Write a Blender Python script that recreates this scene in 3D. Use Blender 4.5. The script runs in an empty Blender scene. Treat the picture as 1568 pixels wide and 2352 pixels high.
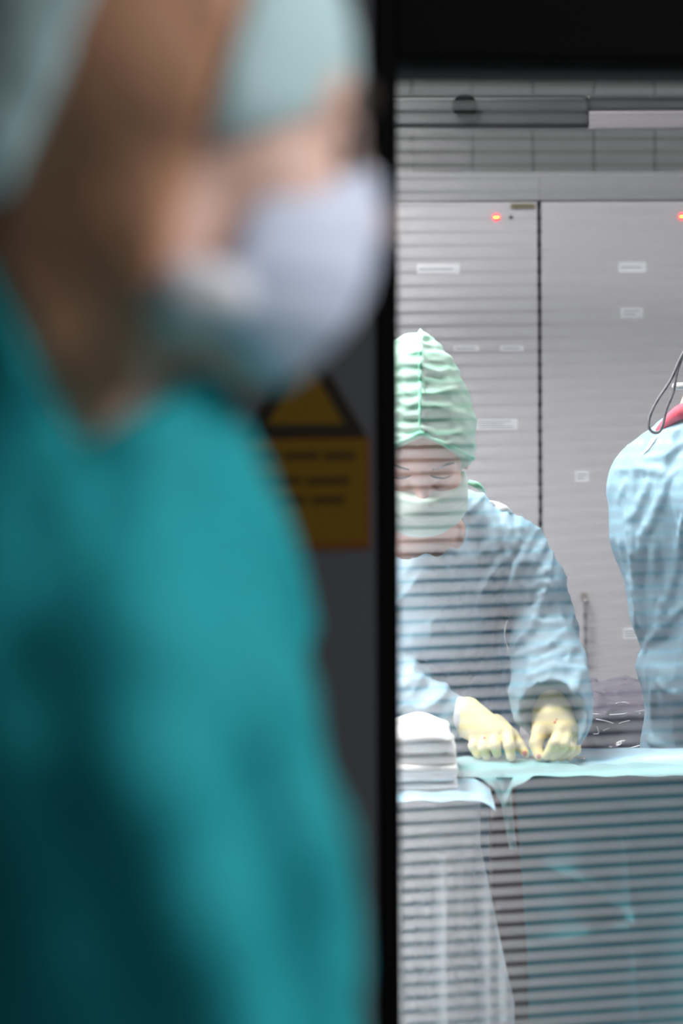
import bpy, bmesh, math, random
import numpy as np
from mathutils import Vector, Matrix

random.seed(7); np.random.seed(7)
scene = bpy.context.scene
COL = scene.collection

# ---------------------------------------------------------------- camera, world, exposure
CAM_H = 1.75                    # eye height (m)
FPX = 5553.3                    # 85 mm lens, focal length in pixels of the 1568x2352 frame
CX, HY = 784.0, 460.0           # principal point (the horizon lies high in the frame)
ROLL = 0.0045
cam_data = bpy.data.cameras.new('camera')
cam = bpy.data.objects.new('camera', cam_data); COL.objects.link(cam)
cam_data.sensor_fit = 'VERTICAL'; cam_data.sensor_height = 36.0; cam_data.lens = 85.0
cam_data.shift_y = -(1176 - HY) / 2352.0
cam_data.clip_start = 0.02
cam.location = (0, 0, CAM_H)
cam.rotation_euler = (math.pi / 2, ROLL, 0)
cam_data.dof.use_dof = True
cam_data.dof.focus_distance = 4.6
cam_data.dof.aperture_fstop = 3.0
scene.camera = cam
world = bpy.data.worlds.new('world'); scene.world = world
world.use_nodes = True
world.node_tree.nodes['Background'].inputs[0].default_value = (0.5, 0.5, 0.52, 1)
world.node_tree.nodes['Background'].inputs[1].default_value = 0.05
vs = scene.view_settings
vs.view_transform = 'Standard'; vs.look = 'None'; vs.gamma = 1.0; vs.use_curve_mapping = False
vs.exposure = 0.34
scene.cycles.max_bounces = 10
scene.cycles.transparent_max_bounces = 24
scene.cycles.caustics_reflective = False; scene.cycles.caustics_refractive = False
OR_LAMP = 36.0                  # luminance of the theatre ceiling panels
CORR_LAMP = 25.0                # luminance of the corridor ceiling panel

def P(px, py, D):
    """point at depth D (m) from the camera plane that stands at this place of the photograph"""
    dx, dy = px - CX, py - HY
    ux, uy = dx - ROLL * dy, dy + ROLL * dx
    return np.array([ux * D / FPX, D, CAM_H - uy * D / FPX])

def V(p): return Vector((float(p[0]), float(p[1]), float(p[2])))

# ---------------------------------------------------------------- materials
def s2l(r, g, b):
    f = lambda c: (c / 255 / 12.92) if c / 255 <= 0.04045 else ((c / 255 + 0.055) / 1.055) ** 2.4
    return (f(r), f(g), f(b), 1.0)

def mat(name, col, rough=0.6, metal=0.0, spec=0.5, col2=None, cscale=6.0, bumps=(), emit=None, sss=0.0, trans=0.0, coat=0.0):
    m = bpy.data.materials.new(name); m.use_nodes = True
    nt = m.node_tree; b = nt.nodes['Principled BSDF']; L = nt.links
    b.inputs['Base Color'].default_value = col
    b.inputs['Roughness'].default_value = rough
    b.inputs['Metallic'].default_value = metal
    b.inputs['Specular IOR Level'].default_value = spec
    if coat: b.inputs['Coat Weight'].default_value = coat
    if sss:
        b.inputs['Subsurface Weight'].default_value = sss
        b.inputs['Subsurface Radius'].default_value = (0.012, 0.006, 0.004)
        b.inputs['Subsurface Scale'].default_value = 1.0
    tc = nt.nodes.new('ShaderNodeTexCoord')
    if col2 is not None:
        n = nt.nodes.new('ShaderNodeTexNoise'); n.inputs['Scale'].default_value = cscale
        n.inputs['Detail'].default_value = 4
        mx = nt.nodes.new('ShaderNodeMix'); mx.data_type = 'RGBA'
        mx.inputs[6].default_value = col; mx.inputs[7].default_value = col2
        L.new(tc.outputs['Object'], n.inputs['Vector']); L.new(n.outputs['Fac'], mx.inputs[0])
        L.new(mx.outputs[2], b.inputs['Base Color'])
    prev = None
    for (kind, sc, st, dist, stretch) in bumps:
        mp = nt.nodes.new('ShaderNodeMapping'); mp.inputs['Scale'].default_value = stretch
        L.new(tc.outputs['Object'], mp.inputs['Vector'])
        n = nt.nodes.new('ShaderNodeTexNoise'); n.inputs['Scale'].default_value = sc
        n.inputs['Detail'].default_value = 3
        if kind == 'ridge': n.noise_type = 'RIDGED_MULTIFRACTAL'; n.inputs['Detail'].default_value = 2
        L.new(mp.outputs['Vector'], n.inputs['Vector'])
        bp = nt.nodes.new('ShaderNodeBump'); bp.inputs['Strength'].default_value = st
        bp.inputs['Distance'].default_value = dist
        L.new(n.outputs['Fac'], bp.inputs['Height'])
        if prev: L.new(prev.outputs['Normal'], bp.inputs['Normal'])
        prev = bp
    if prev: L.new(prev.outputs['Normal'], b.inputs['Normal'])
    if emit:
        b.inputs['Emission Color'].default_value = emit[0]; b.inputs['Emission Strength'].default_value = emit[1]
    if trans:
        t = nt.nodes.new('ShaderNodeBsdfTranslucent'); t.inputs['Color'].default_value = col
        if prev: L.new(prev.outputs['Normal'], t.inputs['Normal'])
        mx = nt.nodes.new('ShaderNodeMixShader'); mx.inputs[0].default_value = trans
        out = nt.nodes['Material Output']
        L.new(b.outputs[0], mx.inputs[1]); L.new(t.outputs[0], mx.inputs[2]); L.new(mx.outputs[0], out.inputs[0])
    return m

U1 = (1, 1, 1)
M = {}
M['gown'] = mat('gown_blue', s2l(146, 178, 194), 0.55, col2=s2l(134, 168, 187), cscale=9,
                bumps=[('ridge', 16, 0.55, 0.008, (1.0, 1.0, 0.45)), ('noise', 220, 0.15, 0.0006, U1)], spec=0.35)
M['cap_green'] = mat('cap_green', s2l(168, 218, 196), 0.42, col2=s2l(186, 226, 208), cscale=14,
                     bumps=[('ridge', 26, 0.5, 0.004, (0.4, 1, 1.3))], trans=0.12, spec=0.6)
M['cap_seam'] = mat('cap_seam', s2l(140, 222, 188), 0.5, bumps=[('noise', 160, 0.5, 0.002, U1)])
M['mask_green'] = mat('mask_green', s2l(206, 226, 216), 0.65, bumps=[('noise', 90, 0.2, 0.001, U1)])
M['skin'] = mat('skin_light', s2l(240, 194, 178), 0.5, col2=s2l(234, 182, 168), cscale=18, sss=0.12,
                bumps=[('noise', 300, 0.1, 0.0005, U1)])
M['skin_dark'] = mat('skin_warm', s2l(238, 198, 180), 0.5, col2=s2l(232, 188, 168), cscale=14, sss=0.08,
                     bumps=[('noise', 300, 0.1, 0.0005, U1)])
M['brow'] = mat('brow_hair', s2l(70, 55, 48), 0.7, bumps=[('noise', 200, 0.5, 0.001, (1, 1, 4))])
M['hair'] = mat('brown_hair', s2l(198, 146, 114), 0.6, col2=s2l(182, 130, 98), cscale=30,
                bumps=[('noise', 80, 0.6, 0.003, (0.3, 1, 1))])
M['glove'] = mat('latex_glove', s2l(250, 236, 190), 0.42, col2=s2l(250, 230, 172), cscale=12, spec=0.5, sss=0.1,
                 bumps=[('ridge', 40, 0.15, 0.002, U1)])
M['glove_cuff'] = mat('glove_cuff', s2l(226, 226, 232), 0.5, bumps=[('ridge', 40, 0.2, 0.002, U1)])
M['blood'] = mat('blood_smear', s2l(230, 136, 124), 0.35)
M['teal_drape'] = mat('teal_drape', s2l(80, 158, 170), 0.75, col2=s2l(72, 150, 162), cscale=5,
                      bumps=[('ridge', 5, 0.25, 0.01, U1), ('noise', 240, 0.2, 0.0008, U1)], spec=0.25)
M['aqua_drape'] = mat('aqua_drape', s2l(148, 190, 192), 0.7, col2=s2l(140, 183, 188), cscale=8,
                      bumps=[('ridge', 9, 0.25, 0.006, U1), ('noise', 240, 0.2, 0.0008, U1)], spec=0.25)
M['blue_sheet'] = mat('pale_blue_sheet', s2l(170, 206, 224), 0.7, bumps=[('ridge', 10, 0.25, 0.006, U1)], spec=0.25)
M['white_drape'] = mat('white_drape', s2l(228, 240, 247), 0.75, col2=s2l(216, 232, 241), cscale=4,
                       bumps=[('ridge', 4, 0.3, 0.012, (1, 1, 0.3))], spec=0.25)
M['towel'] = mat('white_towel', s2l(246, 244, 244), 0.95, bumps=[('noise', 260, 0.6, 0.002, U1), ('noise', 30, 0.4, 0.004, U1)], spec=0.1)
M['scrubs'] = mat('teal_scrubs', s2l(28, 152, 158), 0.8, col2=s2l(24, 142, 150), cscale=7,
                  bumps=[('ridge', 7, 0.4, 0.012, (1, 1, 0.5)), ('noise', 200, 0.2, 0.0008, U1)], spec=0.25)
M['cap_aqua'] = mat('cap_pale_aqua', s2l(196, 224, 226), 0.7, bumps=[('ridge', 14, 0.4, 0.006, U1)], trans=0.1)
M['mask_blue'] = mat('mask_pale_blue', s2l(214, 222, 242), 0.65, bumps=[('noise', 60, 0.2, 0.002, U1)])
M['mask_white'] = mat('mask_white', s2l(232, 230, 234), 0.7, bumps=[('noise', 60, 0.2, 0.002, U1)])
M['black_frame'] = mat('black_frame', s2l(5, 5, 6), 0.6, spec=0.06, bumps=[('noise', 300, 0.1, 0.0004, U1)])
M['dark_metal'] = mat('dark_grey_metal', s2l(46, 48, 50), 0.5, spec=0.2)
M['slat'] = mat('slat_white', s2l(224, 221, 226), 0.33, metal=0.92, spec=0.8, bumps=[('noise', 120, 0.1, 0.0004, U1)])
M['cord'] = mat('ladder_cord', s2l(150, 148, 150), 0.8)
M['corridor_wall'] = mat('charcoal_wall', s2l(76, 76, 79), 0.7, col2=s2l(72, 72, 75), cscale=4, spec=0.2,
                         bumps=[('noise', 140, 0.2, 0.001, U1)])
M['plain_wall'] = mat('plain_wall', s2l(196, 196, 198), 0.8, col2=s2l(188, 188, 190), cscale=2, bumps=[('noise', 120, 0.2, 0.001, U1)])
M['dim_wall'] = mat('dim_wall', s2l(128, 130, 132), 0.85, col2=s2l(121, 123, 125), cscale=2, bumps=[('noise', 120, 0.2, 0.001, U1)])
M['floor'] = mat('floor_vinyl', s2l(140, 146, 150), 0.4, col2=s2l(128, 134, 140), cscale=30, bumps=[('noise', 200, 0.1, 0.0005, U1)])
M['tile'] = mat('wall_tile', s2l(114, 114, 114), 0.3, col2=s2l(108, 108, 109), cscale=3, spec=0.4)  # tone lowered to stand in for dimmer light above the cabinets
M['grout'] = mat('grout', s2l(120, 120, 120), 0.9)
M['cabinet'] = mat('cabinet_grey', s2l(163, 160, 163), 0.5, col2=s2l(159, 156, 160), cscale=2.0, spec=0.3,
                   bumps=[('noise', 80, 0.08, 0.0006, U1)])
M['fascia'] = mat('fascia_dimmed_grey', s2l(120, 119, 122), 0.5, col2=s2l(116, 115, 118), cscale=2.0, spec=0.3)  # darker than the doors, standing in for light fading towards the top
M['cab_dark'] = mat('cabinet_gap', s2l(70, 70, 72), 0.7)
M['steel'] = mat('brushed_steel', s2l(150, 148, 148), 0.35, metal=0.9, bumps=[('noise', 90, 0.15, 0.0005, (1, 1, 12))])
M['brass'] = mat('brass_hinge', s2l(150, 138, 112), 0.4, metal=0.7)
M['sticker'] = mat('label_white', s2l(198, 197, 203), 0.6)
M['ink'] = mat('label_ink', s2l(120, 120, 126), 0.7)
M['led_red'] = mat('led_red', s2l(255, 40, 60), 0.4, emit=(s2l(255, 28, 48), 6.0))
M['led_core'] = mat('led_core', s2l(255, 190, 60), 0.4, emit=(s2l(255, 170, 50), 9.0))
M['hole'] = mat('key_hole', s2l(40, 42, 44), 0.6)
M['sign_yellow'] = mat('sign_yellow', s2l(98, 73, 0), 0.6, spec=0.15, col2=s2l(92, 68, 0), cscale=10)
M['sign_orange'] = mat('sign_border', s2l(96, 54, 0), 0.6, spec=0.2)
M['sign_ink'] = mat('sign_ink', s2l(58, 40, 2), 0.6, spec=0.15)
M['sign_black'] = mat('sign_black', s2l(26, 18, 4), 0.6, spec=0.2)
M['cable'] = mat('grey_cable', s2l(118, 116, 124), 0.55)
M['clip'] = mat('white_clip', s2l(232, 230, 230), 0.5)
M['red_cloth'] = mat('red_cloth', s2l(238, 96, 116), 0.8, bumps=[('noise', 120, 0.3, 0.001, U1)])
M['plastic_dark'] = mat('dark_plastic', s2l(92, 86, 98), 0.22, col2=s2l(74, 70, 82), cscale=9, spec=0.6,
                        bumps=[('ridge', 12, 0.5, 0.008, U1)])
M['plastic_edge'] = mat('clear_plastic_edge', s2l(196, 190, 198), 0.25, spec=0.7)
M['pedestal'] = mat('brown_pedestal', s2l(96, 82, 84), 0.5)
M['white_panel'] = mat('lamp_housing', s2l(225, 225, 225), 0.6)
M['lamp_or'] = mat('lamp_diffuser', (0.9, 0.9, 0.9, 1), 0.5, emit=((1.0, 0.975, 0.975, 1), OR_LAMP))
M['lamp_corr'] = mat('corridor_diffuser', (0.9, 0.9, 0.9, 1), 0.5, emit=((0.96, 0.98, 1.0, 1), CORR_LAMP))
M['instrument'] = mat('steel_instrument', s2l(200, 196, 190), 0.22, metal=1.0)
M['beam'] = mat('beam_dark_grey', s2l(24, 24, 26), 0.5)
M['beam_light'] = mat('beam_light_grey', s2l(104, 99, 103), 0.5)
M['shoe'] = mat('clog_white', s2l(210, 210, 212), 0.5)

def glass_mat():
    m = bpy.data.materials.new('window_glass'); m.use_nodes = True
    nt = m.node_tree; L = nt.links
    nt.nodes.remove(nt.nodes['Principled BSDF'])
    out = nt.nodes['Material Output']
    t = nt.nodes.new('ShaderNodeBsdfTransparent'); t.inputs[0].default_value = (0.975, 0.985, 0.98, 1)
    g = nt.nodes.new('ShaderNodeBsdfGlossy'); g.inputs['Roughness'].default_value = 0.0
    fr = nt.nodes.new('ShaderNodeFresnel'); fr.inputs['IOR'].default_value = 1.4
    mx = nt.nodes.new('ShaderNodeMixShader')
    L.new(fr.outputs[0], mx.inputs[0]); L.new(t.outputs[0], mx.inputs[1]); L.new(g.outputs[0], mx.inputs[2])
    L.new(mx.outputs[0], out.inputs[0])
    return m
M['glass'] = glass_mat()

# ---------------------------------------------------------------- object helpers
def obj(name, me, material, parent=None, loc=None, rotz=None, kind=None):
    if material is not None:
        me.materials.clear(); me.materials.append(material)
    o = bpy.data.objects.new(name, me); COL.objects.link(o)
    if parent is not None: o.parent = parent
    if loc is not None: o.location = loc
    if rotz is not None: o.rotation_euler = (0, 0, rotz)
    if kind: o['kind'] = kind
    return o

def tag(o, label, cat, group=None):
    o['label'] = label; o['category'] = cat
    if group: o['group'] = group
    return o

def thing(name, label, cat, loc=(0, 0, 0), rotz=0.0, group=None):
    o = bpy.data.objects.new(name, None); COL.objects.link(o)
    o.empty_display_size = 0.05
    o.location = loc; o.rotation_euler = (0, 0, rotz)
    return tag(o, label, cat, group)

def mesh(name, verts, faces, smooth=False):
    me = bpy.data.meshes.new(name)
    if isinstance(verts, np.ndarray):
        nv, nf = len(verts), len(faces)
        me.vertices.add(nv); me.vertices.foreach_set('co', verts.astype(np.float32).ravel())
        k = faces.shape[1]
        me.loops.add(nf * k); me.loops.foreach_set('vertex_index', faces.astype(np.int32).ravel())
        me.polygons.add(nf)
        me.polygons.foreach_set('loop_start', (np.arange(nf) * k).astype(np.int32))
        me.update(calc_edges=True)
    else:
        me.from_pydata([tuple(map(float, v)) for v in verts], [], faces)
    me.validate()
    if smooth: me.polygons.foreach_set('use_smooth', np.ones(len(me.polygons), dtype=bool))
    me.update()
    return me

def box_mesh(x0, x1, y0, y1, z0, z1, bevel=0.0, name='box', seg=1):
    bm = bmesh.new()
    bmesh.ops.create_cube(bm, size=1.0)
    for v in bm.verts:
        v.co = Vector(((x0 + x1) / 2 + v.co.x * (x1 - x0), (y0 + y1) / 2 + v.co.y * (y1 - y0), (z0 + z1) / 2 + v.co.z * (z1 - z0)))
    if bevel:
        bmesh.ops.bevel(bm, geom=list(bm.edges), offset=bevel, segments=seg, profile=0.5, affect='EDGES', clamp_overlap=True)
    me = bpy.data.meshes.new(name); bm.to_mesh(me); bm.free()
    return me

def cyl_mesh(r, z0, z1, n=24, axis='z', bevel=0.0, name='cyl'):
    bm = bmesh.new()
    bmesh.ops.create_cone(bm, cap_ends=True, segments=n, radius1=r, radius2=r, depth=z1 - z0)
    for v in bm.verts: v.co.z += (z0 + z1) / 2
    if bevel:
        ed = [e for e in bm.edges if len(e.link_faces) == 2 and any(len(f.verts) > 4 for f in e.link_faces)]
        bmesh.ops.bevel(bm, geom=ed, offset=bevel, segments=2, affect='EDGES')
    if axis == 'y':
        for v in bm.verts: v.co = Vector((v.co.x, v.co.z, v.co.y))
        bmesh.ops.reverse_faces(bm, faces=bm.faces)
    me = bpy.data.meshes.new(name); bm.to_mesh(me); bm.free()
    return me

def tube_mesh(pts, r, n=10, name='tube', closed=False):
    pts = [V(p) for p in pts]; rs = r if hasattr(r, '__len__') else [r] * len(pts)
    # Catmull-Rom resample
    dense, dr = [], []
    m = len(pts)
    for i in range(m - 1):
        p0, p1, p2, p3 = pts[max(i - 1, 0)], pts[i], pts[i + 1], pts[min(i + 2, m - 1)]
        for s in range(8):
            t = s / 8
            dense.append(0.5 * ((2 * p1) + (p2 - p0) * t + (2 * p0 - 5 * p1 + 4 * p2 - p3) * t * t + (3 * p1 - p0 - 3 * p2 + p3) * t ** 3))
            dr.append(rs[i] * (1 - t) + rs[i + 1] * t)
    dense.append(pts[-1]); dr.append(rs[-1])
    verts, faces = [], []
    prev = Vector((0.3, 0.5, 0.8))
    for i, p in enumerate(dense):
        d = (dense[min(i + 1, len(dense) - 1)] - dense[max(i - 1, 0)]).normalized()
        u = prev - d * prev.dot(d)
        if u.length < 1e-5: u = d.orthogonal()
        u.normalize(); prev = u
        w = d.cross(u)
        for k in range(n):
            a = 2 * math.pi * k / n
            verts.append(p + (u * math.cos(a) + w * math.sin(a)) * dr[i])
    for i in range(len(dense) - 1):
        for k in range(n):
            a, b = i * n + k, i * n + (k + 1) % n
            faces.append((a, b, b + n, a + n))
    faces.append(tuple(range(n - 1, -1, -1))); faces.append(tuple(range((len(dense) - 1) * n, len(dense) * n)))
    return mesh(name, verts, faces, True)

# ---------------------------------------------------------------- implicit surfaces
def _hash(i, j, k, seed):
    h = (i * 374761393 + j * 668265263 + k * 2147483647 + seed * 1274126177) & 0xffffffff
    h = ((h ^ (h >> 13)) * 1274126177) & 0xffffffff
    h = h ^ (h >> 16)
    return (h & 0xffff) / 65535.0

def vnoise(p, seed=0):
    f = np.floor(p).astype(np.int64); t = p - f; t = t * t * (3 - 2 * t)
    i, j, k = f[:, 0], f[:, 1], f[:, 2]; a, b, c = t[:, 0], t[:, 1], t[:, 2]
    r = 0
    for di in (0, 1):
        for dj in (0, 1):
            for dk in (0, 1):
                w = (a if di else 1 - a) * (b if dj else 1 - b) * (c if dk else 1 - c)
                r = r + w * _hash(i + di, j + dj, k + dk, seed)
    return r

def ridged(p, seed=0):
    n = vnoise(p, seed); n2 = vnoise(p * 2.1 + 7.3, seed + 5)
    return (1 - np.abs(2 * n - 1)) ** 2 * 0.7 + (1 - np.abs(2 * n2 - 1)) ** 2 * 0.3

def smin(a, b, k):
    h = np.maximum(k - np.abs(a - b), 0.0) / k
    return np.minimum(a, b) - h * h * k * 0.25

def smax(a, b, k): return -smin(-a, -b, k)

def ell(p, c, r):
    q = (p - np.asarray(c)) / np.asarray(r)
    k0 = np.sqrt((q * q).sum(1)) + 1e-9
    g = q / np.asarray(r); k1 = np.sqrt((g * g).sum(1)) + 1e-9
    return k0 * (k0 - 1.0) / k1

def sph(p, c, r):
    d = p - np.asarray(c); return np.sqrt((d * d).sum(1)) - r

def cone(p, a, b, r1, r2):
    """capsule from a (radius r1) to b (radius r2)"""
    a = np.asarray(a, float); b = np.asarray(b, float)
    ba = b - a; pa = p - a
    t = np.clip((pa @ ba) / (ba @ ba + 1e-12), 0, 1)
    d = pa - t[:, None] * ba
    return np.sqrt((d * d).sum(1)) - (r1 + (r2 - r1) * t)

def chain(p, pts, rs, k=0.02):
    f = None
    for i in range(len(pts) - 1):
        g = cone(p, pts[i], pts[i + 1], rs[i], rs[i + 1])
        f = g if f is None else smin(f, g, k)
    return f

def surf(fn, lo, hi, h, name='surface', safety=1.6, extra=0.012):
    """surface-nets mesh of fn(p) = 0 inside the box lo..hi with cell size h"""
    B = 8
    lo = np.asarray(lo, float); hi = np.asarray(hi, float)
    nb = np.maximum(np.ceil((hi - lo) / (h * B)).astype(int), 1)
    N = nb * B + 1
    F = np.empty(N, np.float32)
    bi = np.stack(np.meshgrid(*[np.arange(n) for n in nb], indexing='ij'), -1).reshape(-1, 3)
    cen = lo + (bi + 0.5) * B * h
    fc = np.concatenate([fn(c) for c in np.array_split(cen, max(1, len(cen) // 60000))])
    half = B * h * math.sqrt(3) / 2
    near = np.abs(fc) < half * safety + extra
    sgn = np.where(fc < 0, -1.0, 1.0).astype(np.float32)
    F[:] = 1.0
    Fb = F[:-1, :-1, :-1]
    Fb[:] = np.kron(sgn.reshape(nb), np.ones((B, B, B), np.float32))
    o = np.stack(np.meshgrid(*[np.arange(B + 1)] * 3, indexing='ij'), -1).reshape(-1, 3)
    nbi = bi[near]
    for chunk in np.array_split(nbi, max(1, len(nbi) // 400)):
        if not len(chunk): continue
        idx = (chunk[:, None, :] * B + o[None]).reshape(-1, 3)
        F[idx[:, 0], idx[:, 1], idx[:, 2]] = fn(lo + idx * h)
    for ax in range(3):                      # close the surface at the box walls
        sl = [slice(None)] * 3
        for e in (0, -1):
            sl[ax] = e; F[tuple(sl)] = np.maximum(F[tuple(sl)], 0.1 * h)
    S = F < 0
    c = np.zeros(tuple(N - 1), np.int8)
    for a in (0, 1):
        for b in (0, 1):
            for d in (0, 1):
                c += S[a:N[0] - 1 + a, b:N[1] - 1 + b, d:N[2] - 1 + d]
    act = (c > 0) & (c < 8)
    ci = np.argwhere(act)
    vid = -np.ones(tuple(N - 1), np.int64); vid[act] = np.arange(len(ci))
    acc = np.zeros((len(ci), 3)); cnt = np.zeros(len(ci))
    corners = [(a, b, d) for a in (0, 1) for b in (0, 1) for d in (0, 1)]
    for u in corners:
        for ax in range(3):
            if u[ax]: continue
            w = list(u); w[ax] = 1
            fa = F[ci[:, 0] + u[0], ci[:, 1] + u[1], ci[:, 2] + u[2]].astype(float)
            fb = F[ci[:, 0] + w[0], ci[:, 1] + w[1], ci[:, 2] + w[2]].astype(float)
            x = (fa < 0) != (fb < 0)
            t = np.where(x, fa / np.where(np.abs(fa - fb) < 1e-12, 1, fa - fb), 0)
            q = np.tile(np.asarray(u, float), (len(ci), 1)); q[:, ax] = t
            acc[x] += q[x]; cnt[x] += 1
    verts = lo + (ci + acc / np.maximum(cnt, 1)[:, None]) * h
    quads = []
    for ax in range(3):
        o1, o2 = (ax + 1) % 3, (ax + 2) % 3
        a = [slice(None)] * 3; b = [slice(None)] * 3
        a[ax] = slice(0, -1); b[ax] = slice(1, None)
        diff = S[tuple(a)] != S[tuple(b)]
        e = np.argwhere(diff)
        e = e[(e[:, o1] > 0) & (e[:, o2] > 0) & (e[:, o1] < N[o1] - 1) & (e[:, o2] < N[o2] - 1)]
        ins = S[e[:, 0], e[:, 1], e[:, 2]]
        cs = []
        for (d1, d2) in ((-1, -1), (0, -1), (0, 0), (-1, 0)):
            g = e.copy(); g[:, o1] += d1; g[:, o2] += d2
            cs.append(vid[g[:, 0], g[:, 1], g[:, 2]])
        q = np.stack(cs, 1); q[~ins] = q[~ins][:, ::-1]
        quads.append(q)
    quads = np.concatenate(quads); quads = quads[(quads >= 0).all(1)]
    return mesh(name, verts, quads, True)

def ray_hit(fn, px, py, d0=3.6, d1=5.2):
    a = P(px, py, 1.0) - np.array([0, 0, CAM_H]); a = a / a[1]
    ds = np.linspace(d0, d1, 500)
    f = fn(np.array([0, 0, CAM_H]) + ds[:, None] * a)
    i = np.argmax(f < 0)
    if not (f < 0).any(): i = int(np.argmin(f))
    return np.array([0, 0, CAM_H]) + ds[i] * a

def fold_lines(fn, lines, r=0.005, sink=0.0025):
    """folds lying on the cloth: polylines given where the photograph shows them, thrown onto the surface"""
    segs = []
    for ln in lines:
        pts = []
        for (a, b) in zip(ln[:-1], ln[1:]):
            n = max(2, int(math.hypot(b[0] - a[0], b[1] - a[1]) / 22))
            for s in range(n): pts.append((a[0] + (b[0] - a[0]) * s / n, a[1] + (b[1] - a[1]) * s / n))
        pts.append(ln[-1])
        w = [ray_hit(fn, *q) + np.array([0, sink, 0]) for q in pts]
        m = len(w)
        rr = [r * (0.25 + 0.75 * math.sin(math.pi * (0.12 + 0.76 * i / max(1, m - 1)))) for i in range(m)]
        segs.append((w, rr))
    return segs

def with_folds(fn, segs, k=0.010):
    boxes = []
    for w, rr in segs:
        A = np.array(w); boxes.append((A.min(0) - 0.03, A.max(0) + 0.03))
    def g(p):
        f = fn(p)
        for (w, rr), (bl, bh) in zip(segs, boxes):
            m = ((p > bl) & (p < bh)).all(1)
            if m.any():
                q = p[m]; f[m] = smin(f[m], chain(q, w, rr, 0.004), k)
        return f
    return g

# a head in its own frame: x forward, y sideways, z up, origin between the ears
def head_sdf(q, ear=True):
    a = np.abs(q[:, 1]); qs = np.stack([q[:, 0], a, q[:, 2]], 1)
    f = ell(q, (-0.005, 0, 0.035), (0.098, 0.076, 0.083))
    f = smin(f, ell(q, (0.03, 0, -0.035), (0.060, 0.062, 0.078)), 0.03)
    f = smin(f, cone(qs, (-0.002, 0.048, -0.05), (0.066, 0.013, -0.094), 0.020, 0.017), 0.03)
    f = smin(f, sph(qs, (0.052, 0.038, -0.026), 0.026), 0.02)
    f = smin(f, cone(qs, (0.080, 0.0, 0.022), (0.070, 0.040, 0.024), 0.015, 0.012), 0.02)
    f = smax(f, -sph(qs, (0.103, 0.033, 0.000), 0.017), 0.016)
    f = smin(f, sph(qs, (0.074, 0.032, 0.000), 0.0145), 0.004)
    f = smin(f, cone(q, (0.088, 0, 0.012), (0.108, 0, -0.034), 0.008, 0.0115), 0.014)
    f = smin(f, sph(qs, (0.098, 0.012, -0.038), 0.009), 0.008)
    f = smin(f, cone(qs, (0.090, 0.0, -0.064), (0.083, 0.020, -0.066), 0.0075, 0.004), 0.008)
    if ear:
        e = ell(qs, (-0.010, 0.079, -0.004), (0.020, 0.009, 0.032))
        e = smax(e, -ell(qs, (-0.005, 0.089, 0.000), (0.012, 0.006, 0.021)), 0.004)
        f = smin(f, e, 0.008)
    return f

def frame_of(center, fwd, up):
    fwd = np.asarray(fwd, float); fwd /= np.linalg.norm(fwd)
    up = np.asarray(up, float); up = up - fwd * (up @ fwd); up /= np.linalg.norm(up)
    lat = np.cross(up, fwd)
    R = np.stack([fwd, lat, up], 1)          # columns: local axes in world
    return np.asarray(center, float), R

def to_loc(p, fr): return (p - fr[0]) @ fr[1]
def to_world(q, fr): return fr[0] + fr[1] @ np.asarray(q, float)

# ---------------------------------------------------------------- the rooms
WALL_A = math.atan(0.19)                                        # the window wall recedes to the right
W0 = P(911, 460, 2.62)                                          # inner edge of the black post
WO = (float(W0[0]), float(W0[1]), 0.0)
ROOM_X0, ROOM_X1, ROOM_Y1, CEIL = -2.4, 3.2, 6.85, 2.85
def wall_y(x): return WO[1] + 0.19 * (x - WO[0])

def prism(name, poly, z0, z1, material, kind='structure'):
    n = len(poly)
    vs_ = [(x, y, z0) for x, y in poly] + [(x, y, z1) for x, y in poly]
    fs = [tuple(range(n - 1, -1, -1)), tuple(range(n, 2 * n))] + [(i, (i + 1) % n, (i + 1) % n + n, i + n) for i in range(n)]
    return obj(name, mesh(name, vs_, fs), material, kind=kind)

prism('floor', [(-2.5, -2.0), (3.3, -2.0), (3.3, 6.95), (-2.5, 6.95)], -0.1, 0.0, M['floor'])
prism('ceiling', [(-2.5, -2.0), (3.3, -2.0), (3.3, 6.95), (-2.5, 6.95)], CEIL, CEIL + 0.1, M['plain_wall'])
wb = prism('wall_back', [(-2.5, 6.85), (3.3, 6.85), (3.3, 6.95), (-2.5, 6.95)], 0.0, CEIL, M['grout'])
prism('wall_left', [(-2.5, wall_y(-2.5) + 0.13), (-2.4, wall_y(-2.4) + 0.13), (-2.4, 6.85), (-2.5, 6.85)], 0, CEIL, M['plain_wall'])
prism('wall_right', [(3.2, wall_y(3.2) + 0.13), (3.3, wall_y(3.3) + 0.13), (3.3, 6.85), (3.2, 6.85)], 0, CEIL, M['plain_wall'])
prism('wall_corridor_left', [(-2.5, -2.0), (-2.4, -2.0), (-2.4, wall_y(-2.4)), (-2.5, wall_y(-2.5))], 0, CEIL, M['dim_wall'])
prism('wall_corridor_right', [(3.2, -2.0), (3.3, -2.0), (3.3, wall_y(3.3)), (3.2, wall_y(3.2))], 0, CEIL, M['dim_wall'])
prism('wall_corridor_rear', [(-2.5, -2.1), (3.3, -2.1), (3.3, -2.0), (-2.5, -2.0)], 0, CEIL, M['dim_wall'])

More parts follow.
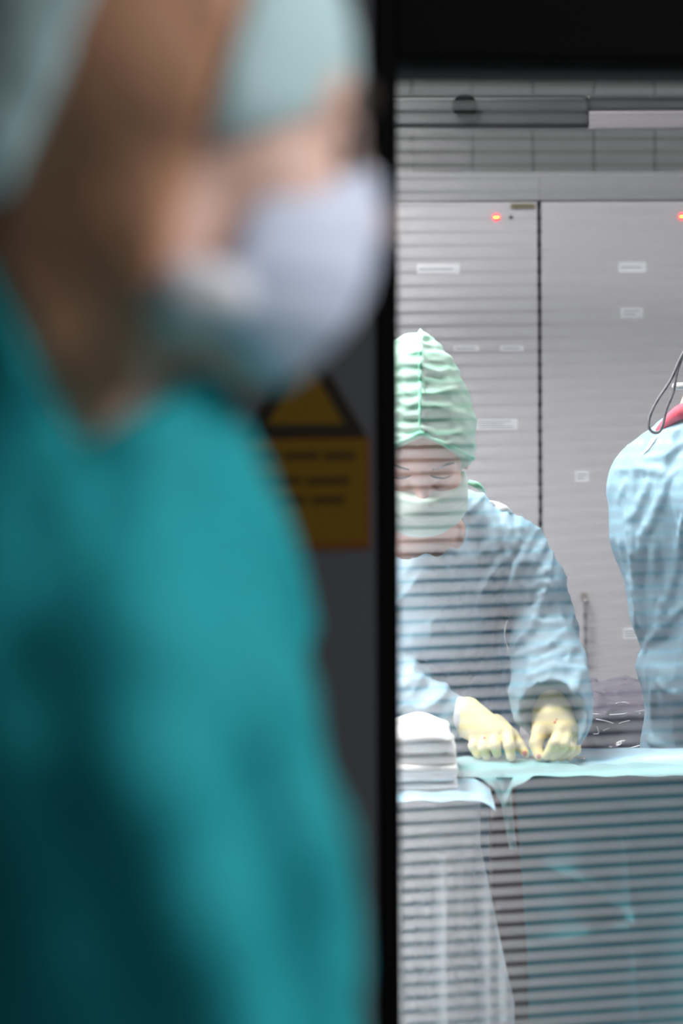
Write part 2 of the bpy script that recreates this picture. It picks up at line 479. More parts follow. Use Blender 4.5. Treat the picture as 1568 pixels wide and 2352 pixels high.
# window wall with its opening (built as one frame-shaped mesh in the wall's own axes)
WIN_W, WIN_Z0, WIN_Z1, FR, TH = 1.40, 0.60, 1.9062, 0.0229, 0.12
FR_TOP = 2.08
def wall_with_hole():
    bm = bmesh.new()
    xs = [-2.60, -FR, WIN_W + FR, 3.40]; zs = [0.0, WIN_Z0 - 0.05, FR_TOP, CEIL]
    for i in range(3):
        for j in range(3):
            if i == 1 and j == 1: continue
            g = bmesh.ops.create_cube(bm, size=1.0)['verts']
            for v in g:
                v.co = Vector(((xs[i] + xs[i + 1]) / 2 + v.co.x * (xs[i + 1] - xs[i]), TH / 2 + v.co.y * TH, (zs[j] + zs[j + 1]) / 2 + v.co.z * (zs[j + 1] - zs[j])))
    bmesh.ops.remove_doubles(bm, verts=bm.verts, dist=1e-5)
    seen = {}
    for f in bm.faces: seen.setdefault(frozenset(v.index for v in f.verts), []).append(f)
    bm.verts.index_update(); seen = {}
    for f in bm.faces: seen.setdefault(frozenset(v.index for v in f.verts), []).append(f)
    bmesh.ops.delete(bm, geom=[f for l in seen.values() if len(l) > 1 for f in l], context='FACES_ONLY')
    me = bpy.data.meshes.new('wall_front'); bm.to_mesh(me); bm.free(); return me
obj('wall_front', wall_with_hole(), M['corridor_wall'], None, WO, WALL_A, kind='structure')

win = bpy.data.objects.new('window_1', None); COL.objects.link(win); win['kind'] = 'structure'
win.location = WO; win.rotation_euler = (0, 0, WALL_A)
FY0, FY1 = -0.006, TH + 0.006
obj('frame_post', box_mesh(-FR, 0, FY0, FY1, WIN_Z0 - 0.05, FR_TOP, 0.002), M['black_frame'], win)
obj('frame_post', box_mesh(WIN_W, WIN_W + FR, FY0, FY1, WIN_Z0 - 0.05, FR_TOP, 0.002), M['black_frame'], win)
obj('frame_head', box_mesh(0, WIN_W, FY0, FY1, WIN_Z1, FR_TOP, 0.002), M['black_frame'], win)
obj('frame_sill', box_mesh(0, WIN_W, FY0, FY1, WIN_Z0 - 0.05, WIN_Z0, 0.002), M['black_frame'], win)
for y in (0.014, 0.064):
    obj('glass_pane', box_mesh(0.0, WIN_W, y, y + 0.004, WIN_Z0, WIN_Z1), M['glass'], win)

# venetian blind sealed between the panes, slats level
SLAT_W, PITCH = 0.0148, 0.01479
blind = thing('venetian_blind', 'white narrow-slat venetian blind, slats open level, inside the black-framed window', 'blind', WO, WALL_A)
def slat_mesh():
    n = 6; vs_ = []; fs = []
    for x in (0.004, WIN_W - 0.004):
        for i in range(n + 1):
            t = i / n - 0.5
            z = 0.0006 * (1 - (2 * t) ** 2)
            vs_ += [(x, t * SLAT_W, z), (x, t * SLAT_W, z - 0.0003)]
    m = 2 * (n + 1)
    for i in range(n):
        a = 2 * i
        fs += [(a, a + m, a + m + 2, a + 2), (a + 1, a + 3, a + m + 3, a + m + 1), (a, a + 2, a + 3, a + 1), (a + m, a + m + 1, a + m + 3, a + m + 2)]
    fs += [(0, 1, 1 + m, m), (2 * n, 2 * n + m, 2 * n + m + 1, 2 * n + 1)]
    return mesh('slat', vs_, fs)
sm = slat_mesh(); YB = 0.041
obj('head_rail', box_mesh(0.002, WIN_W - 0.002, YB - 0.011, YB + 0.011, 1.8798, WIN_Z1 - 0.001, 0.002), M['dark_metal'], blind)
nsl = int((1.872 - WIN_Z0 - 0.02) / PITCH)
for i in range(nsl):
    obj('slat', sm, M['slat'], blind, (0, YB, 1.8694 - i * PITCH))
obj('bottom_rail', box_mesh(0.003, WIN_W - 0.003, YB - 0.009, YB + 0.009, WIN_Z0 + 0.002, WIN_Z0 + 0.014, 0.002), M['slat'], blind)
for x in (0.80, 1.28):
    for dy in (-SLAT_W / 2 - 0.0006, SLAT_W / 2 + 0.0006):
        obj('ladder_cord', cyl_mesh(0.0005, WIN_Z0 + 0.01, 1.89, 6), M['cord'], blind, (x, YB + dy, 0))

# tiles on the far wall, above the cabinets
TS = 0.172
tx0 = float(P(945, 300, 6.84)[0]); tz0 = float(P(945, 300, 6.84)[2])
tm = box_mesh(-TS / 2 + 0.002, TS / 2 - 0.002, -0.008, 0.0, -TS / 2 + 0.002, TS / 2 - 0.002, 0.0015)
for i in range(-6, 13):
    for j in range(-2, 5):
        z = tz0 + (j + 0.5) * TS
        if z + TS / 2 > CEIL: continue
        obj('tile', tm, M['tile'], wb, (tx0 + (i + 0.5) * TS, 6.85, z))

# tall grey cabinets
CAB_D = 6.2; CAB_TOP = float(P(1100, 396, CAB_D)[2]); HDR = float(P(1200, 462, CAB_D)[2])
CAB_W = 427 * CAB_D / FPX
gap_x = float(P(1240, 900, CAB_D)[0])
CAB_LABELS = {
    -2: 'tall grey cabinet farthest left, hidden behind the black window post',
    -1: 'tall grey cabinet hidden behind the bent nurse and the black window post',
    0: 'tall grey cabinet with a lit red lamp, behind the nurse in the green cap',
    1: 'tall grey cabinet with a long vertical handle, right of the dark door gap',
    2: 'tall grey cabinet at the right edge, behind the gowned back',
    3: 'tall grey cabinet farthest right, outside the window view',
}
def cabinet(k):
    x0 = gap_x + (k - 1) * CAB_W; x1 = x0 + CAB_W
    c = thing('tall_cabinet', CAB_LABELS[k], 'cabinet', (x0, CAB_D, 0), 0, 'row of tall grey cabinets')
    w = x1 - x0
    obj('body', box_mesh(0.0005, w - 0.0005, 0.02, 0.60, 0.0, CAB_TOP - 0.001, 0.001), M['cab_dark'], c)
    obj('plinth', box_mesh(0.001, w - 0.001, 0.012, 0.03, 0.0, 0.09, 0.001), M['steel'], c)
    d = obj('door', box_mesh(0.0055, w - 0.0055, 0.0, 0.02, 0.1, HDR - 0.002, 0.0015, seg=2), M['cabinet'], c)
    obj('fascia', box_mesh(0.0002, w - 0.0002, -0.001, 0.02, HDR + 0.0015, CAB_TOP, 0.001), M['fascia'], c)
    # lamp, key hole and hinge near the top right corner of the door
    s = CAB_D / FPX; ox = 99 * s; zl = float(P(1141, 499, CAB_D)[2])
    ld = obj('lamp', cyl_mesh(0.0085, -0.005, 0.001, 20, 'y', 0.001), M['led_red'], d, (w - ox, 0, zl))
    obj('lamp_filament', box_mesh(-0.006, 0.006, -0.0065, -0.004, -0.0016, 0.0016, 0.0005), M['led_core'], ld)
    obj('key_hole', cyl_mesh(0.0055, -0.002, 0.001, 16, 'y'), M['hole'], d, (w - ox + 34 * s, 0, zl))
    hg = obj('hinge', box_mesh(-0.031, 0.031, -0.007, 0.001, -0.007, 0.006, 0.0015), M['brass'], d, (w - 38 * s, 0, HDR - 0.012))
    obj('hinge_slot', box_mesh(-0.026, 0.026, -0.0078, -0.006, -0.0016, 0.0012), M['hole'], hg)
    # bar handle
    hp = P(1341, 1440, CAB_D); hx = float(hp[0]) - gap_x; hz = float(hp[2])
    h = obj('handle', tube_mesh([(hx, 0.0, hz + 0.078), (hx, -0.030, hz + 0.076), (hx, -0.034, hz + 0.06), (hx, -0.034, hz), (hx, -0.034, hz - 0.06), (hx, -0.030, hz - 0.076), (hx, 0.0, hz - 0.078)], 0.0055, 12), M['steel'], d)
    for zz in (hz + 0.078, hz - 0.078):
        obj('handle_rose', cyl_mesh(0.010, -0.003, 0.001, 16, 'y', 0.0008), M['brass'] if zz > hz else M['steel'], d, (hx, 0, zz))
    return d, x0
doors = {k: cabinet(k) for k in (-2, -1, 0, 1, 2, 3)}
# paper label strips stuck on the doors: door, x0, x1, y0, y1, number of print lines
for (k, a, b, t, u, n) in [(0, 957, 1055, 606, 629, 1), (1, 1420, 1483, 602, 626, 1), (1, 1425, 1476, 706, 730, 2),
                           (0, 1041, 1100, 794, 806, 1), (0, 1148, 1202, 794, 806, 1), (0, 1092, 1188, 963, 986, 3),
                           (1, 1320, 1352, 1082, 1106, 2), (1, 1430, 1480, 1443, 1467, 2)]:
    d, x0 = doors[k]
    A, B2 = P(a, t, CAB_D), P(b, u, CAB_D)
    l = obj('paper_label', box_mesh(float(A[0]) - x0, float(B2[0]) - x0, -0.0015, 0.0003, float(B2[2]), float(A[2])), M['sticker'], d)
    for i in range(n):
        zc = float(A[2]) + (float(B2[2]) - float(A[2])) * (i + 1) / (n + 1)
        ln = (0.84, 0.66, 0.9)[i]
        obj('print_line', box_mesh(float(A[0]) - x0 + 0.006, float(A[0]) - x0 + (float(B2[0]) - float(A[0])) * ln, -0.0019, -0.0012, zc - 0.0016, zc + 0.0016), M['ink'], l)

# dark supply beam hung under the theatre ceiling
b0, b1 = P(700, 222, 5.6), P(1345, 296, 5.6)
beam = thing('supply_beam', 'dark grey ceiling supply beam across the top of the window view', 'ceiling beam', (float(b1[0]), 5.6, CEIL))
bz0, bz1 = float(b1[2]) - CEIL, float(b0[2]) - CEIL
obj('beam_body', box_mesh(float(b0[0] - b1[0]) - 0.5, 0, -0.06, 0.06, bz0, bz1, 0.012, seg=3), M['beam'], beam)
rx = [float(P(x, 280, 5.6)[0] - b1[0]) for x in (1345, 1460, 1568, 1900)]
obj('end_box', box_mesh(rx[0], rx[3], -0.05, 0.05, bz0 - 0.004, bz0 + 0.040, 0.006, seg=2), M['beam_light'], beam)
obj('upper_rail', box_mesh(rx[0], rx[3], -0.03, 0.03, bz0 + 0.044, bz1, 0.006, seg=2), M['beam'], beam)
kx = float(P(1063, 245, 5.6)[0] - b1[0])
obj('knob', cyl_mesh(0.028, -0.09, -0.06, 24, 'y', 0.006), M['black_frame'], beam, (kx, 0, (bz0 + bz1) / 2 + 0.012))
for x in (-1.2, 0.9):
    obj('ceiling_stem', cyl_mesh(0.035, bz1 - 0.005, 0.0, 20), M['beam_light'], beam, (x, 0, 0))

# ceiling lamps (the only light sources)
def lamp(x, y, w, d, material, label, group):
    t = thing('ceiling_light', label, 'ceiling light', (x, y, CEIL), 0, group)
    bm = bmesh.new()
    for (x0, x1, y0, y1) in ((-w / 2 - .03, -w / 2, -d / 2 - .03, d / 2 + .03), (w / 2, w / 2 + .03, -d / 2 - .03, d / 2 + .03), (-w / 2, w / 2, -d / 2 - .03, -d / 2), (-w / 2, w / 2, d / 2, d / 2 + .03)):
        for v in bmesh.ops.create_cube(bm, size=1.0)['verts']:
            v.co = Vector(((x0 + x1) / 2 + v.co.x * (x1 - x0), (y0 + y1) / 2 + v.co.y * (y1 - y0), -0.025 + v.co.z * 0.05))
    me = bpy.data.meshes.new('trim'); bm.to_mesh(me); bm.free()
    obj('housing', me, M['white_panel'], t)
    obj('diffuser', box_mesh(-w / 2, w / 2, -d / 2, d / 2, -0.035, -0.004, 0.002), material, t)
for (x, y, w, lab) in [(-0.80, 3.70, 1.2, 'long panel lamp on the theatre ceiling, nearest the window'),
                       (-0.40, 4.65, 1.2, 'long panel lamp on the theatre ceiling above and left of the nurse'),
                       (2.3, 4.6, 0.7, 'small panel lamp on the theatre ceiling above the gowned back at the right')]:
    lamp(x, y, w, 0.6, M['lamp_or'], lab, 'theatre ceiling lamps')
lamp(1.50, 0.80, 0.6, 1.0, M['lamp_corr'], 'long panel lamp on the corridor ceiling right of the teal figure', 'corridor ceiling lamps')
lamp(0.5, -1.0, 0.30, 0.30, M['lamp_corr'], 'added small square fill lamp, unseen, at the rear end of the corridor ceiling', 'corridor ceiling lamps')  # added fill behind the camera, lifts the near side of the teal figure

# laser warning sign on the corridor wall
def wall_pt(px, py):
    a = P(px, py, 1.0) - np.array([0, 0, CAM_H])
    D = (WO[1] - 0.19 * WO[0]) / (1 - 0.19 * a[0])
    p = np.array([0, 0, CAM_H]) + a * D
    return ((p[0] - WO[0]) / math.cos(WALL_A), p[2])
sx0, sz0 = wall_pt(562, 1268); sx1, sz1 = wall_pt(848, 1003)
sign = thing('warning_sign', 'yellow warning triangle over a yellow text panel on the dark corridor wall', 'sign', WO, WALL_A)
pn = obj('text_panel', box_mesh(sx0, sx1, -0.003, -0.0002, sz0, sz1, 0.0008), M['sign_orange'], sign)
bw = 0.007
obj('panel_face', box_mesh(sx0 + bw, sx1 - bw * 0.7, -0.0036, -0.0028, sz0 + 0.010, sz1 - 0.002), M['sign_yellow'], pn)
for (py, segs) in ((1046, ((575, 640), (650, 730), (740, 815))), (1104, ((575, 690), (700, 800))), (1148, ((575, 620), (632, 700), (712, 790)))):
    for (a, b) in segs:
        x0, z0 = wall_pt(a, py + 11); x1, z1 = wall_pt(b, py - 11)
        obj('print_line', box_mesh(x0, x1, -0.0040, -0.0034, z0, z1), M['sign_ink'], pn)
def tri_mesh(pts, y0, y1):
    vs_ = [(x, y0, z) for x, z in pts] + [(x, y1, z) for x, z in pts]
    return mesh('triangle', vs_, [(0, 1, 2), (5, 4, 3), (0, 3, 4, 1), (1, 4, 5, 2), (2, 5, 3, 0)])
ta, tb, tc_ = wall_pt(558, 1004), wall_pt(842, 1004), wall_pt(700, 762)
tg = obj('triangle', tri_mesh([ta, tb, tc_], -0.004, -0.0003), M['sign_black'], sign)
cxm, czm = (ta[0] + tb[0] + tc_[0]) / 3, (ta[1] + tb[1] + tc_[1]) / 3
obj('triangle_face', tri_mesh([(cxm + (x - cxm) * 0.62, czm + (z - czm) * 0.62) for x, z in (ta, tb, tc_)], -0.0047, -0.0035), M['sign_yellow'], tg)

# ================================================================ the nurse behind the table
nurse = thing('person', 'person in green puffed cap, mask, blue gown and yellow gloves bending over the table', 'person', V(P(985, 460, 4.45) * np.array([1, 1, 0])))
def put(name, me, material, root, parent=None):
    """child mesh given in world coordinates"""
    o = obj(name, me, material, parent or root)
    base = Vector((0, 0, 0)); q = o.parent
    while q is not None: base += q.location; q = q.parent
    o.matrix_parent_inverse = Matrix.Identity(4)
    o.location = -base
    return o
NP = math.radians(30)
NH = frame_of(P(966, 1046, 4.14), (0, -math.cos(NP), -math.sin(NP)), (0, -math.sin(NP), math.cos(NP)))
n_neck = P(972, 1262, 4.30)
def nurse_neck(p, d=0.0):
    return cone(p, to_world((-0.025, 0, -0.055), NH), n_neck, 0.056 + d, 0.066 + d)

GP = dict(
    chest=P(978, 1400, 4.34), waist=P(985, 1700, 4.45), hip=P(990, 1900, 4.50),
    shL=P(1178, 1266, 4.30), shR=P(766, 1266, 4.30), elL=P(1247, 1450, 4.24), elR=P(775, 1520, 4.26),
    cuL=P(1272, 1618, 4.10), wrR=P(1016, 1642, 4.13))
def nurse_gown_base(p):
    f = cone(p * np.array([1, 1, 1.0]), GP['chest'], GP['waist'], 0.135, 0.15)
    f = smin(f, cone(p, GP['waist'], np.array([GP['hip'][0], GP['hip'][1], 0.22]), 0.15, 0.20), 0.05)
    f = smin(f, cone(p, GP['shL'] + np.array([-0.06, 0.02, -0.04]), GP['shR'] + np.array([0.06, 0.02, -0.04]), 0.075, 0.075), 0.06)
    f = smin(f, cone(p, P(1050, 1190, 4.32), GP['shL'], 0.055, 0.048), 0.04)
    f = smin(f, cone(p, P(890, 1190, 4.32), GP['shR'], 0.055, 0.048), 0.04)
    # loose bib between neck and breast
    f = smin(f, cone(p, P(972, 1345, 4.27), P(975, 1430, 4.26), 0.075, 0.09), 0.06)
    # image-right sleeve: wide, hanging forward
    f = smin(f, chain(p, [GP['shL'], P(1220, 1345, 4.27), GP['elL'], P(1258, 1540, 4.17), P(1272, 1605, 4.12), P(1274, 1632, 4.09)], [0.048, 0.050, 0.053, 0.056, 0.064, 0.060], 0.02), 0.022)
    # image-left sleeve, forearm reaching in to the middle
    f = smin(f, chain(p, [GP['shR'], GP['elR'], P(880, 1580, 4.20), GP['wrR']], [0.055, 0.062, 0.060, 0.042], 0.02), 0.022)
    return f
def nurse_gown_sdf(p):
    f = nurse_gown_base(p)
    # diagonal cloth folds: long from upper right to lower left
    a = np.stack([(p[:, 0] * 0.62 + p[:, 2] * 0.78) * 7.0, (p[:, 0] * 0.78 - p[:, 2] * 0.62) * 22.0, p[:, 1] * 9.0], 1)
    f = f - 0.017 * (ridged(a, 3) - 0.35)
    b = np.stack([p[:, 0] * 30, p[:, 1] * 25, p[:, 2] * 6], 1)
    f = f - 0.004 * (ridged(b, 9) - 0.35)
    # neck opening (V) and the open end of the wide sleeve
    f = smax(f, -nurse_neck(p, 0.012), 0.006)
    v = cone(p, P(985, 1225, 4.13), P(985, 1312, 4.12), 0.072, 0.006)
    f = smax(f, -v, 0.006)
    f = smax(f, -cone(p, P(1268, 1642, 4.055), P(1262, 1740, 3.94), 0.055, 0.092), 0.006)
    return f
NL = [[(1118, 1150), (1140, 1215), (1146, 1300)], [(1168, 1190), (1178, 1250), (1190, 1240), (1196, 1190)],
      [(1214, 1245), (1196, 1290), (1180, 1330)], [(1245, 1255), (1215, 1290), (1185, 1300)],
      [(1290, 1330), (1265, 1355), (1245, 1385)], [(1245, 1385), (1215, 1450), (1190, 1480)],
      [(1180, 1390), (1215, 1375), (1250, 1362)], [(1180, 1360), (1220, 1330), (1262, 1310)],
      [(1185, 1510), (1225, 1500), (1265, 1480), (1300, 1450)], [(1225, 1530), (1270, 1510), (1318, 1490)],
      [(1232, 1550), (1265, 1535), (1345, 1540)], [(1196, 1600), (1212, 1560), (1222, 1500)],
      [(1318, 1600), (1322, 1570), (1330, 1545)], [(1176, 1612), (1190, 1650), (1194, 1660)],
      [(1205, 1360), (1235, 1345), (1275, 1338)], [(1060, 1230), (1020, 1290), (985, 1320)], [(930, 1245), (980, 1285), (1030, 1318)],
      [(925, 1520), (980, 1540), (1040, 1580)], [(920, 1575), (965, 1560), (1010, 1580)]]
ngf = with_folds(nurse_gown_sdf, fold_lines(nurse_gown_sdf, NL, 0.0072, 0.001))
lo = np.array([-0.16, 3.90, 0.03]); hi = np.array([0.52, 4.78, 1.36])
put('gown', surf(ngf, (-0.16, 3.92, 0.03), (0.53, 4.78, 1.34), 0.0040, 'gown', 1.15, 0.010), M['gown'], nurse)
def nurse_body_sdf(p):
    f = head_sdf(to_loc(p, NH))
    f = smin(f, nurse_neck(p), 0.03)
    f = smin(f, cone(p, P(1045, 1255, 4.33), P(900, 1255, 4.33), 0.05, 0.05), 0.04)
    g = cone(p, GP['chest'], GP['waist'], 0.10, 0.12)
    g = smin(g, chain(p, [GP['shL'], GP['elL'], P(1260, 1575, 4.145)], [0.035, 0.033, 0.022], 0.02), 0.03)
    g = smin(g, chain(p, [GP['shR'], GP['elR'], P(990, 1635, 4.15)], [0.035, 0.035, 0.028], 0.02), 0.03)
    g = smin(g, cone(p, GP['shL'] + np.array([-0.03, 0, 0]), GP['shR'] + np.array([0.03, 0, 0]), 0.04, 0.04), 0.04)
    f = smin(f, g, 0.03)
    hx, hy = float(GP['hip'][0]), float(GP['hip'][1])
    for s in (-1, 1):
        f = smin(f, chain(p, [GP['waist'] + np.array([s * 0.06, 0, 0]), np.array([hx + s * 0.09, hy, 0.48]), np.array([hx + s * 0.09, hy, 0.07])], [0.10, 0.065, 0.042], 0.03), 0.03)
        f = smin(f, cone(p, np.array([hx + s * 0.09, hy + 0.03, 0.045]), np.array([hx + s * 0.10, hy - 0.15, 0.035]), 0.045, 0.035), 0.02)
    return f
put('body', surf(nurse_body_sdf, (-0.16, 3.95, 0.0), (0.52, 4.75, 1.50), 0.0038, 'body', 1.3), M['skin'], nurse)
# puffed cap with centre seam and gathers
def cap_blob(q, d=0.0):
    f = ell(q, (-0.008, 0, 0.035), (0.112, 0.094, 0.088))
    f = smin(f, ell(q, (-0.030, 0.0, 0.100), (0.080, 0.070, 0.080)), 0.05)
    return smin(f, ell(q, (-0.052, -0.012, 0.150), (0.055, 0.044, 0.048)), 0.05)
def n_cap_sdf(p):
    q = to_loc(p, NH)
    f = cap_blob(q)
    lat = np.abs(q[:, 1])
    s = q[:, 2] * 0.8 - q[:, 0] * 0.6                     # runs along the seam, brow to crown
    env = np.exp(-lat / 0.045)
    w = np.sin(s * 300 + 3.0 * vnoise(q * 40, 2) + np.sign(q[:, 1]) * 1.3) * (0.4 + vnoise(np.stack([s * 60, lat * 20, lat * 0], 1), 4))
    f = f - 0.0030 * env * w
    a = np.stack([s * 34, q[:, 1] * 12, q[:, 0] * 12], 1)
    f = f - 0.010 * (ridged(a, 21) - 0.4) * (0.5 + 0.5 * np.exp(-lat / 0.08))
    f = f - 0.0035 * np.exp(-(lat / 0.004) ** 2)           # raised seam
    edge = 1.22 * q[:, 0] + 0.002 - 0.55 * lat + 0.35 * np.maximum(lat - 0.07, 0)
    g = (edge - q[:, 2]) / 1.6
    f = smax(f, g, 0.004)
    # elastic hem bead
    return f
cc = NH[0]
capm = surf(n_cap_sdf, cc + np.array([-0.13, -0.17, -0.16]), cc + np.array([0.13, 0.19, 0.25]), 0.0026, 'cap')
ncap = put('cap', capm, M['cap_green'], nurse)
# the seam band and hem band as their own pieces
def hit_head(fn, px, py): return ray_hit(fn, px, py, 3.85, 4.4)
seam = [hit_head(n_cap_sdf, 965, y) + np.array([0, -0.0005, 0]) for y in range(806, 1000, 14)]
put('seam', tube_mesh(seam, 0.0032, 8), M['cap_seam'], nurse, ncap)
hem = [hit_head(n_cap_sdf, x, y) + np.array([0, 0.001, 0]) for (x, y) in ((880, 1040), (915, 1017), (940, 1007), (965, 996), (990, 1005), (1015, 1017), (1040, 1029), (1065, 1042), (1086, 1052))]
put('hem_band', tube_mesh(hem, 0.0042, 8), M['cap_seam'], nurse, ncap)
tie = [hit_head(n_cap_sdf, 1088, 1050), P(1082, 1112, 4.22), P(1094, 1114, 4.22), P(1112, 1128, 4.23)]
put('cap_tie', tube_mesh([P(1078, 1108, 4.23), P(1092, 1113, 4.22), P(1104, 1121, 4.22), P(1113, 1130, 4.23)], [0.005, 0.006, 0.005, 0.002], 8), M['cap_seam'], nurse, ncap)
# brows and lashes
def face_pt(px, py): return ray_hit(nurse_body_sdf, px, py, 3.9, 4.4)
for sgn in (-1, 1):
    fx = lambda x: 966 + sgn * (x - 966)
    put('eyebrow', tube_mesh([face_pt(fx(992), 1079), face_pt(fx(1012), 1073), face_pt(fx(1034), 1064), face_pt(fx(1050), 1062)], [0.0016, 0.0026, 0.0022, 0.0008], 8), M['brow'], nurse)
    put('eyelashes', tube_mesh([face_pt(fx(988), 1092), face_pt(fx(1002), 1096), face_pt(fx(1018), 1097), face_pt(fx(1034), 1092)], [0.001, 0.0026, 0.0026, 0.001], 8), M['brow'], nurse)
# pleated mask
def n_mask_sdf(p):
    q = to_loc(p, NH)
    f = ell(q, (0.026, 0, -0.055), (0.088, 0.086, 0.078))
    f = smin(f, ell(q, (0.078, 0, -0.030), (0.038, 0.026, 0.036)), 0.04)
    lat = np.abs(q[:, 1])
    z = q[:, 2]
    pl = 0
    for zc in (-0.050, -0.070, -0.088):
        t = z - zc - 0.16 * lat + 1.2 * lat * lat
        pl = pl + np.where(t > 0, np.exp(-t / 0.010), np.exp(t / 0.0015))
    f = f - 0.0030 * pl
    top = -0.010 - 0.10 * lat
    f = smax(f, (z - top), 0.003)
    f = smax(f, 0.020 - q[:, 0], 0.003)
    f = smax(f, lat - 0.0795, 0.003)
    f = smax(f, (-0.110 + 0.62 * np.maximum(lat - 0.028, 0)) - z, 0.012)
    return f
nm = put('mask', surf(n_mask_sdf, cc + np.array([-0.11, -0.20, -0.22]), cc + np.array([0.11, 0.06, 0.02]), 0.0024, 'mask'), M['mask_green'], nurse)
for sgn in (-1, 1):
    a = to_world((0.026, sgn * 0.078, -0.012), NH); b = to_world((-0.004, sgn * 0.083, 0.030), NH); c = to_world((-0.030, sgn * 0.083, 0.010), NH)
    put('ear_loop', tube_mesh([a, (a + b) / 2 + np.array([0.002 * sgn, 0, 0]), b, c], 0.0016, 8), M['mask_white'], nurse, nm)
# white neck tab of the gown
wt = [ray_hit(ngf, x, y, 4.0, 4.6) for (x, y) in ((1124, 1152), (1140, 1161), (1158, 1170), (1176, 1178))]
put('neck_tab', tube_mesh(wt, [0.002, 0.0075, 0.008, 0.002], 10), M['clip'], nurse)

# gloved hands
S_ = 0.0
def hand_sdf(fingers, palm, k=0.0022):
    def f(p):
        r = None
        for pts, rs in palm:
            g = chain(p, pts, rs, 0.012); r = g if r is None else smin(r, g, 0.018)
        for pts, rs in fingers:
            r = smin(r, chain(p, pts, rs, 0.004), k)
        return r
    return f
# image-left hand: wrist at the left, knuckles towards the camera, finger tips on the table
h1_palm = [([P(1028, 1646, 4.14), P(1062, 1646, 4.12)], [0.030, 0.027]),
           ([P(1062, 1656, 4.12), P(1092, 1692, 4.085)], [0.021, 0.0115]),
           ([P(1066, 1650, 4.118), P(1115, 1694, 4.075)], [0.021, 0.0120]),
           ([P(1072, 1642, 4.115), P(1139, 1690, 4.070)], [0.020, 0.0122]),
           ([P(1078, 1636, 4.115), P(1164, 1682, 4.070)], [0.020, 0.0122])]
h1_f = [([P(1092, 1692, 4.085), P(1087, 1714, 4.062), P(1096, 1733, 4.058)], [0.0102, 0.0086, 0.0072]),
        ([P(1115, 1694, 4.075), P(1110, 1718, 4.048), P(1117, 1737, 4.048)], [0.0106, 0.0088, 0.0074]),
        ([P(1139, 1690, 4.070), P(1136, 1714, 4.040), P(1141, 1731, 4.045)], [0.0108, 0.0092, 0.0076]),
        ([P(1165, 1682, 4.070), P(1169, 1712, 4.038), P(1173, 1738, 4.034)], [0.0112, 0.0096, 0.0080]),
        ([P(1140, 1662, 4.10), P(1176, 1690, 4.085), P(1193, 1712, 4.070), P(1207, 1731, 4.058)], [0.016, 0.0112, 0.0098, 0.0072])]
# image-right hand: comes down out of the wide sleeve, fingers curled inwards
h2_palm = [([P(1267, 1585, 4.130), P(1268, 1636, 4.108), P(1267, 1650, 4.098)], [0.0300, 0.0305, 0.029]),
           ([P(1258, 1652, 4.095), P(1239, 1680, 4.075)], [0.022, 0.0145]),
           ([P(1266, 1650, 4.090), P(1289, 1676, 4.062)], [0.022, 0.0130]),
           ([P(1274, 1648, 4.095), P(1304, 1674, 4.068)], [0.022, 0.0130]),
           ([P(1280, 1650, 4.10), P(1314, 1684, 4.080)], [0.021, 0.0125])]
h2_f = [([P(1239, 1680, 4.072), P(1230, 1708, 4.052), P(1237, 1737, 4.038)], [0.0135, 0.0108, 0.0080]),
        ([P(1289, 1677, 4.058), P(1272, 1708, 4.026), P(1254, 1737, 4.032)], [0.0112, 0.0096, 0.0074]),
        ([P(1305, 1676, 4.062), P(1291, 1712, 4.030), P(1270, 1739, 4.030)], [0.0112, 0.0096, 0.0076]),
        ([P(1316, 1686, 4.072), P(1307, 1718, 4.042), P(1288, 1739, 4.038)], [0.0108, 0.0092, 0.0074]),
        ([P(1321, 1694, 4.086), P(1321, 1722, 4.060), P(1305, 1738, 4.050)], [0.0098, 0.0086, 0.0070])]
for i, (fg, pl, nm_) in enumerate(((h1_f, h1_palm, 'image-left'), (h2_f, h2_palm, 'image-right'))):
    fn = hand_sdf(fg, pl)
    A = np.array([q for pts, _ in fg + pl for q in pts])
    gl = put('glove', surf(fn, A.min(0) - 0.04, A.max(0) + 0.04, 0.0018, 'glove', extra=0.004), M['glove'], nurse)
    if i == 0:
        c0, c1 = P(1010, 1644, 4.15), P(1052, 1647, 4.122)
        def cuff(p): return smax(cone(p, c0, c1, 0.0375, 0.0345), -((p - c0) @ ((c1 - c0) / np.linalg.norm(c1 - c0))), 0.003)
        put('cuff', surf(cuff, c0 - 0.08, c1 + 0.08, 0.0022, 'cuff', extra=0.004), M['glove_cuff'], nurse, gl)
        u = (c1 - c0) / np.linalg.norm(c1 - c0); e1 = np.cross(u, (0, 0, 1)); e1 /= np.linalg.norm(e1); e2 = np.cross(u, e1)
        ring = [c0 + (e1 * math.cos(a) + e2 * math.sin(a)) * 0.0375 for a in np.linspace(0, 2 * math.pi, 17)]
        put('cuff_bead', tube_mesh(ring, 0.0022, 8), M['glove'], nurse, gl)
    for (x, y, r) in (((1112, 1697, .0035), (1085, 1694, .0022), (1205, 1731, .005)) if i == 0 else ((1274, 1660, .003), (1278, 1654, .0025), (1237, 1738, .0045))):
        w = ray_hit(fn, x, y, 3.9, 4.3)
        bm = bmesh.new(); bmesh.ops.create_icosphere(bm, subdivisions=2, radius=r)
        for v in bm.verts: v.co = Vector((v.co.x * 0.8, v.co.y * 0.25, v.co.z * 1.1)) + V(w)
        me = bpy.data.meshes.new('stain'); bm.to_mesh(me); bm.free()
        for f in me.polygons: f.use_smooth = True
        put('blood_stain', me, M['blood'], nurse, gl)

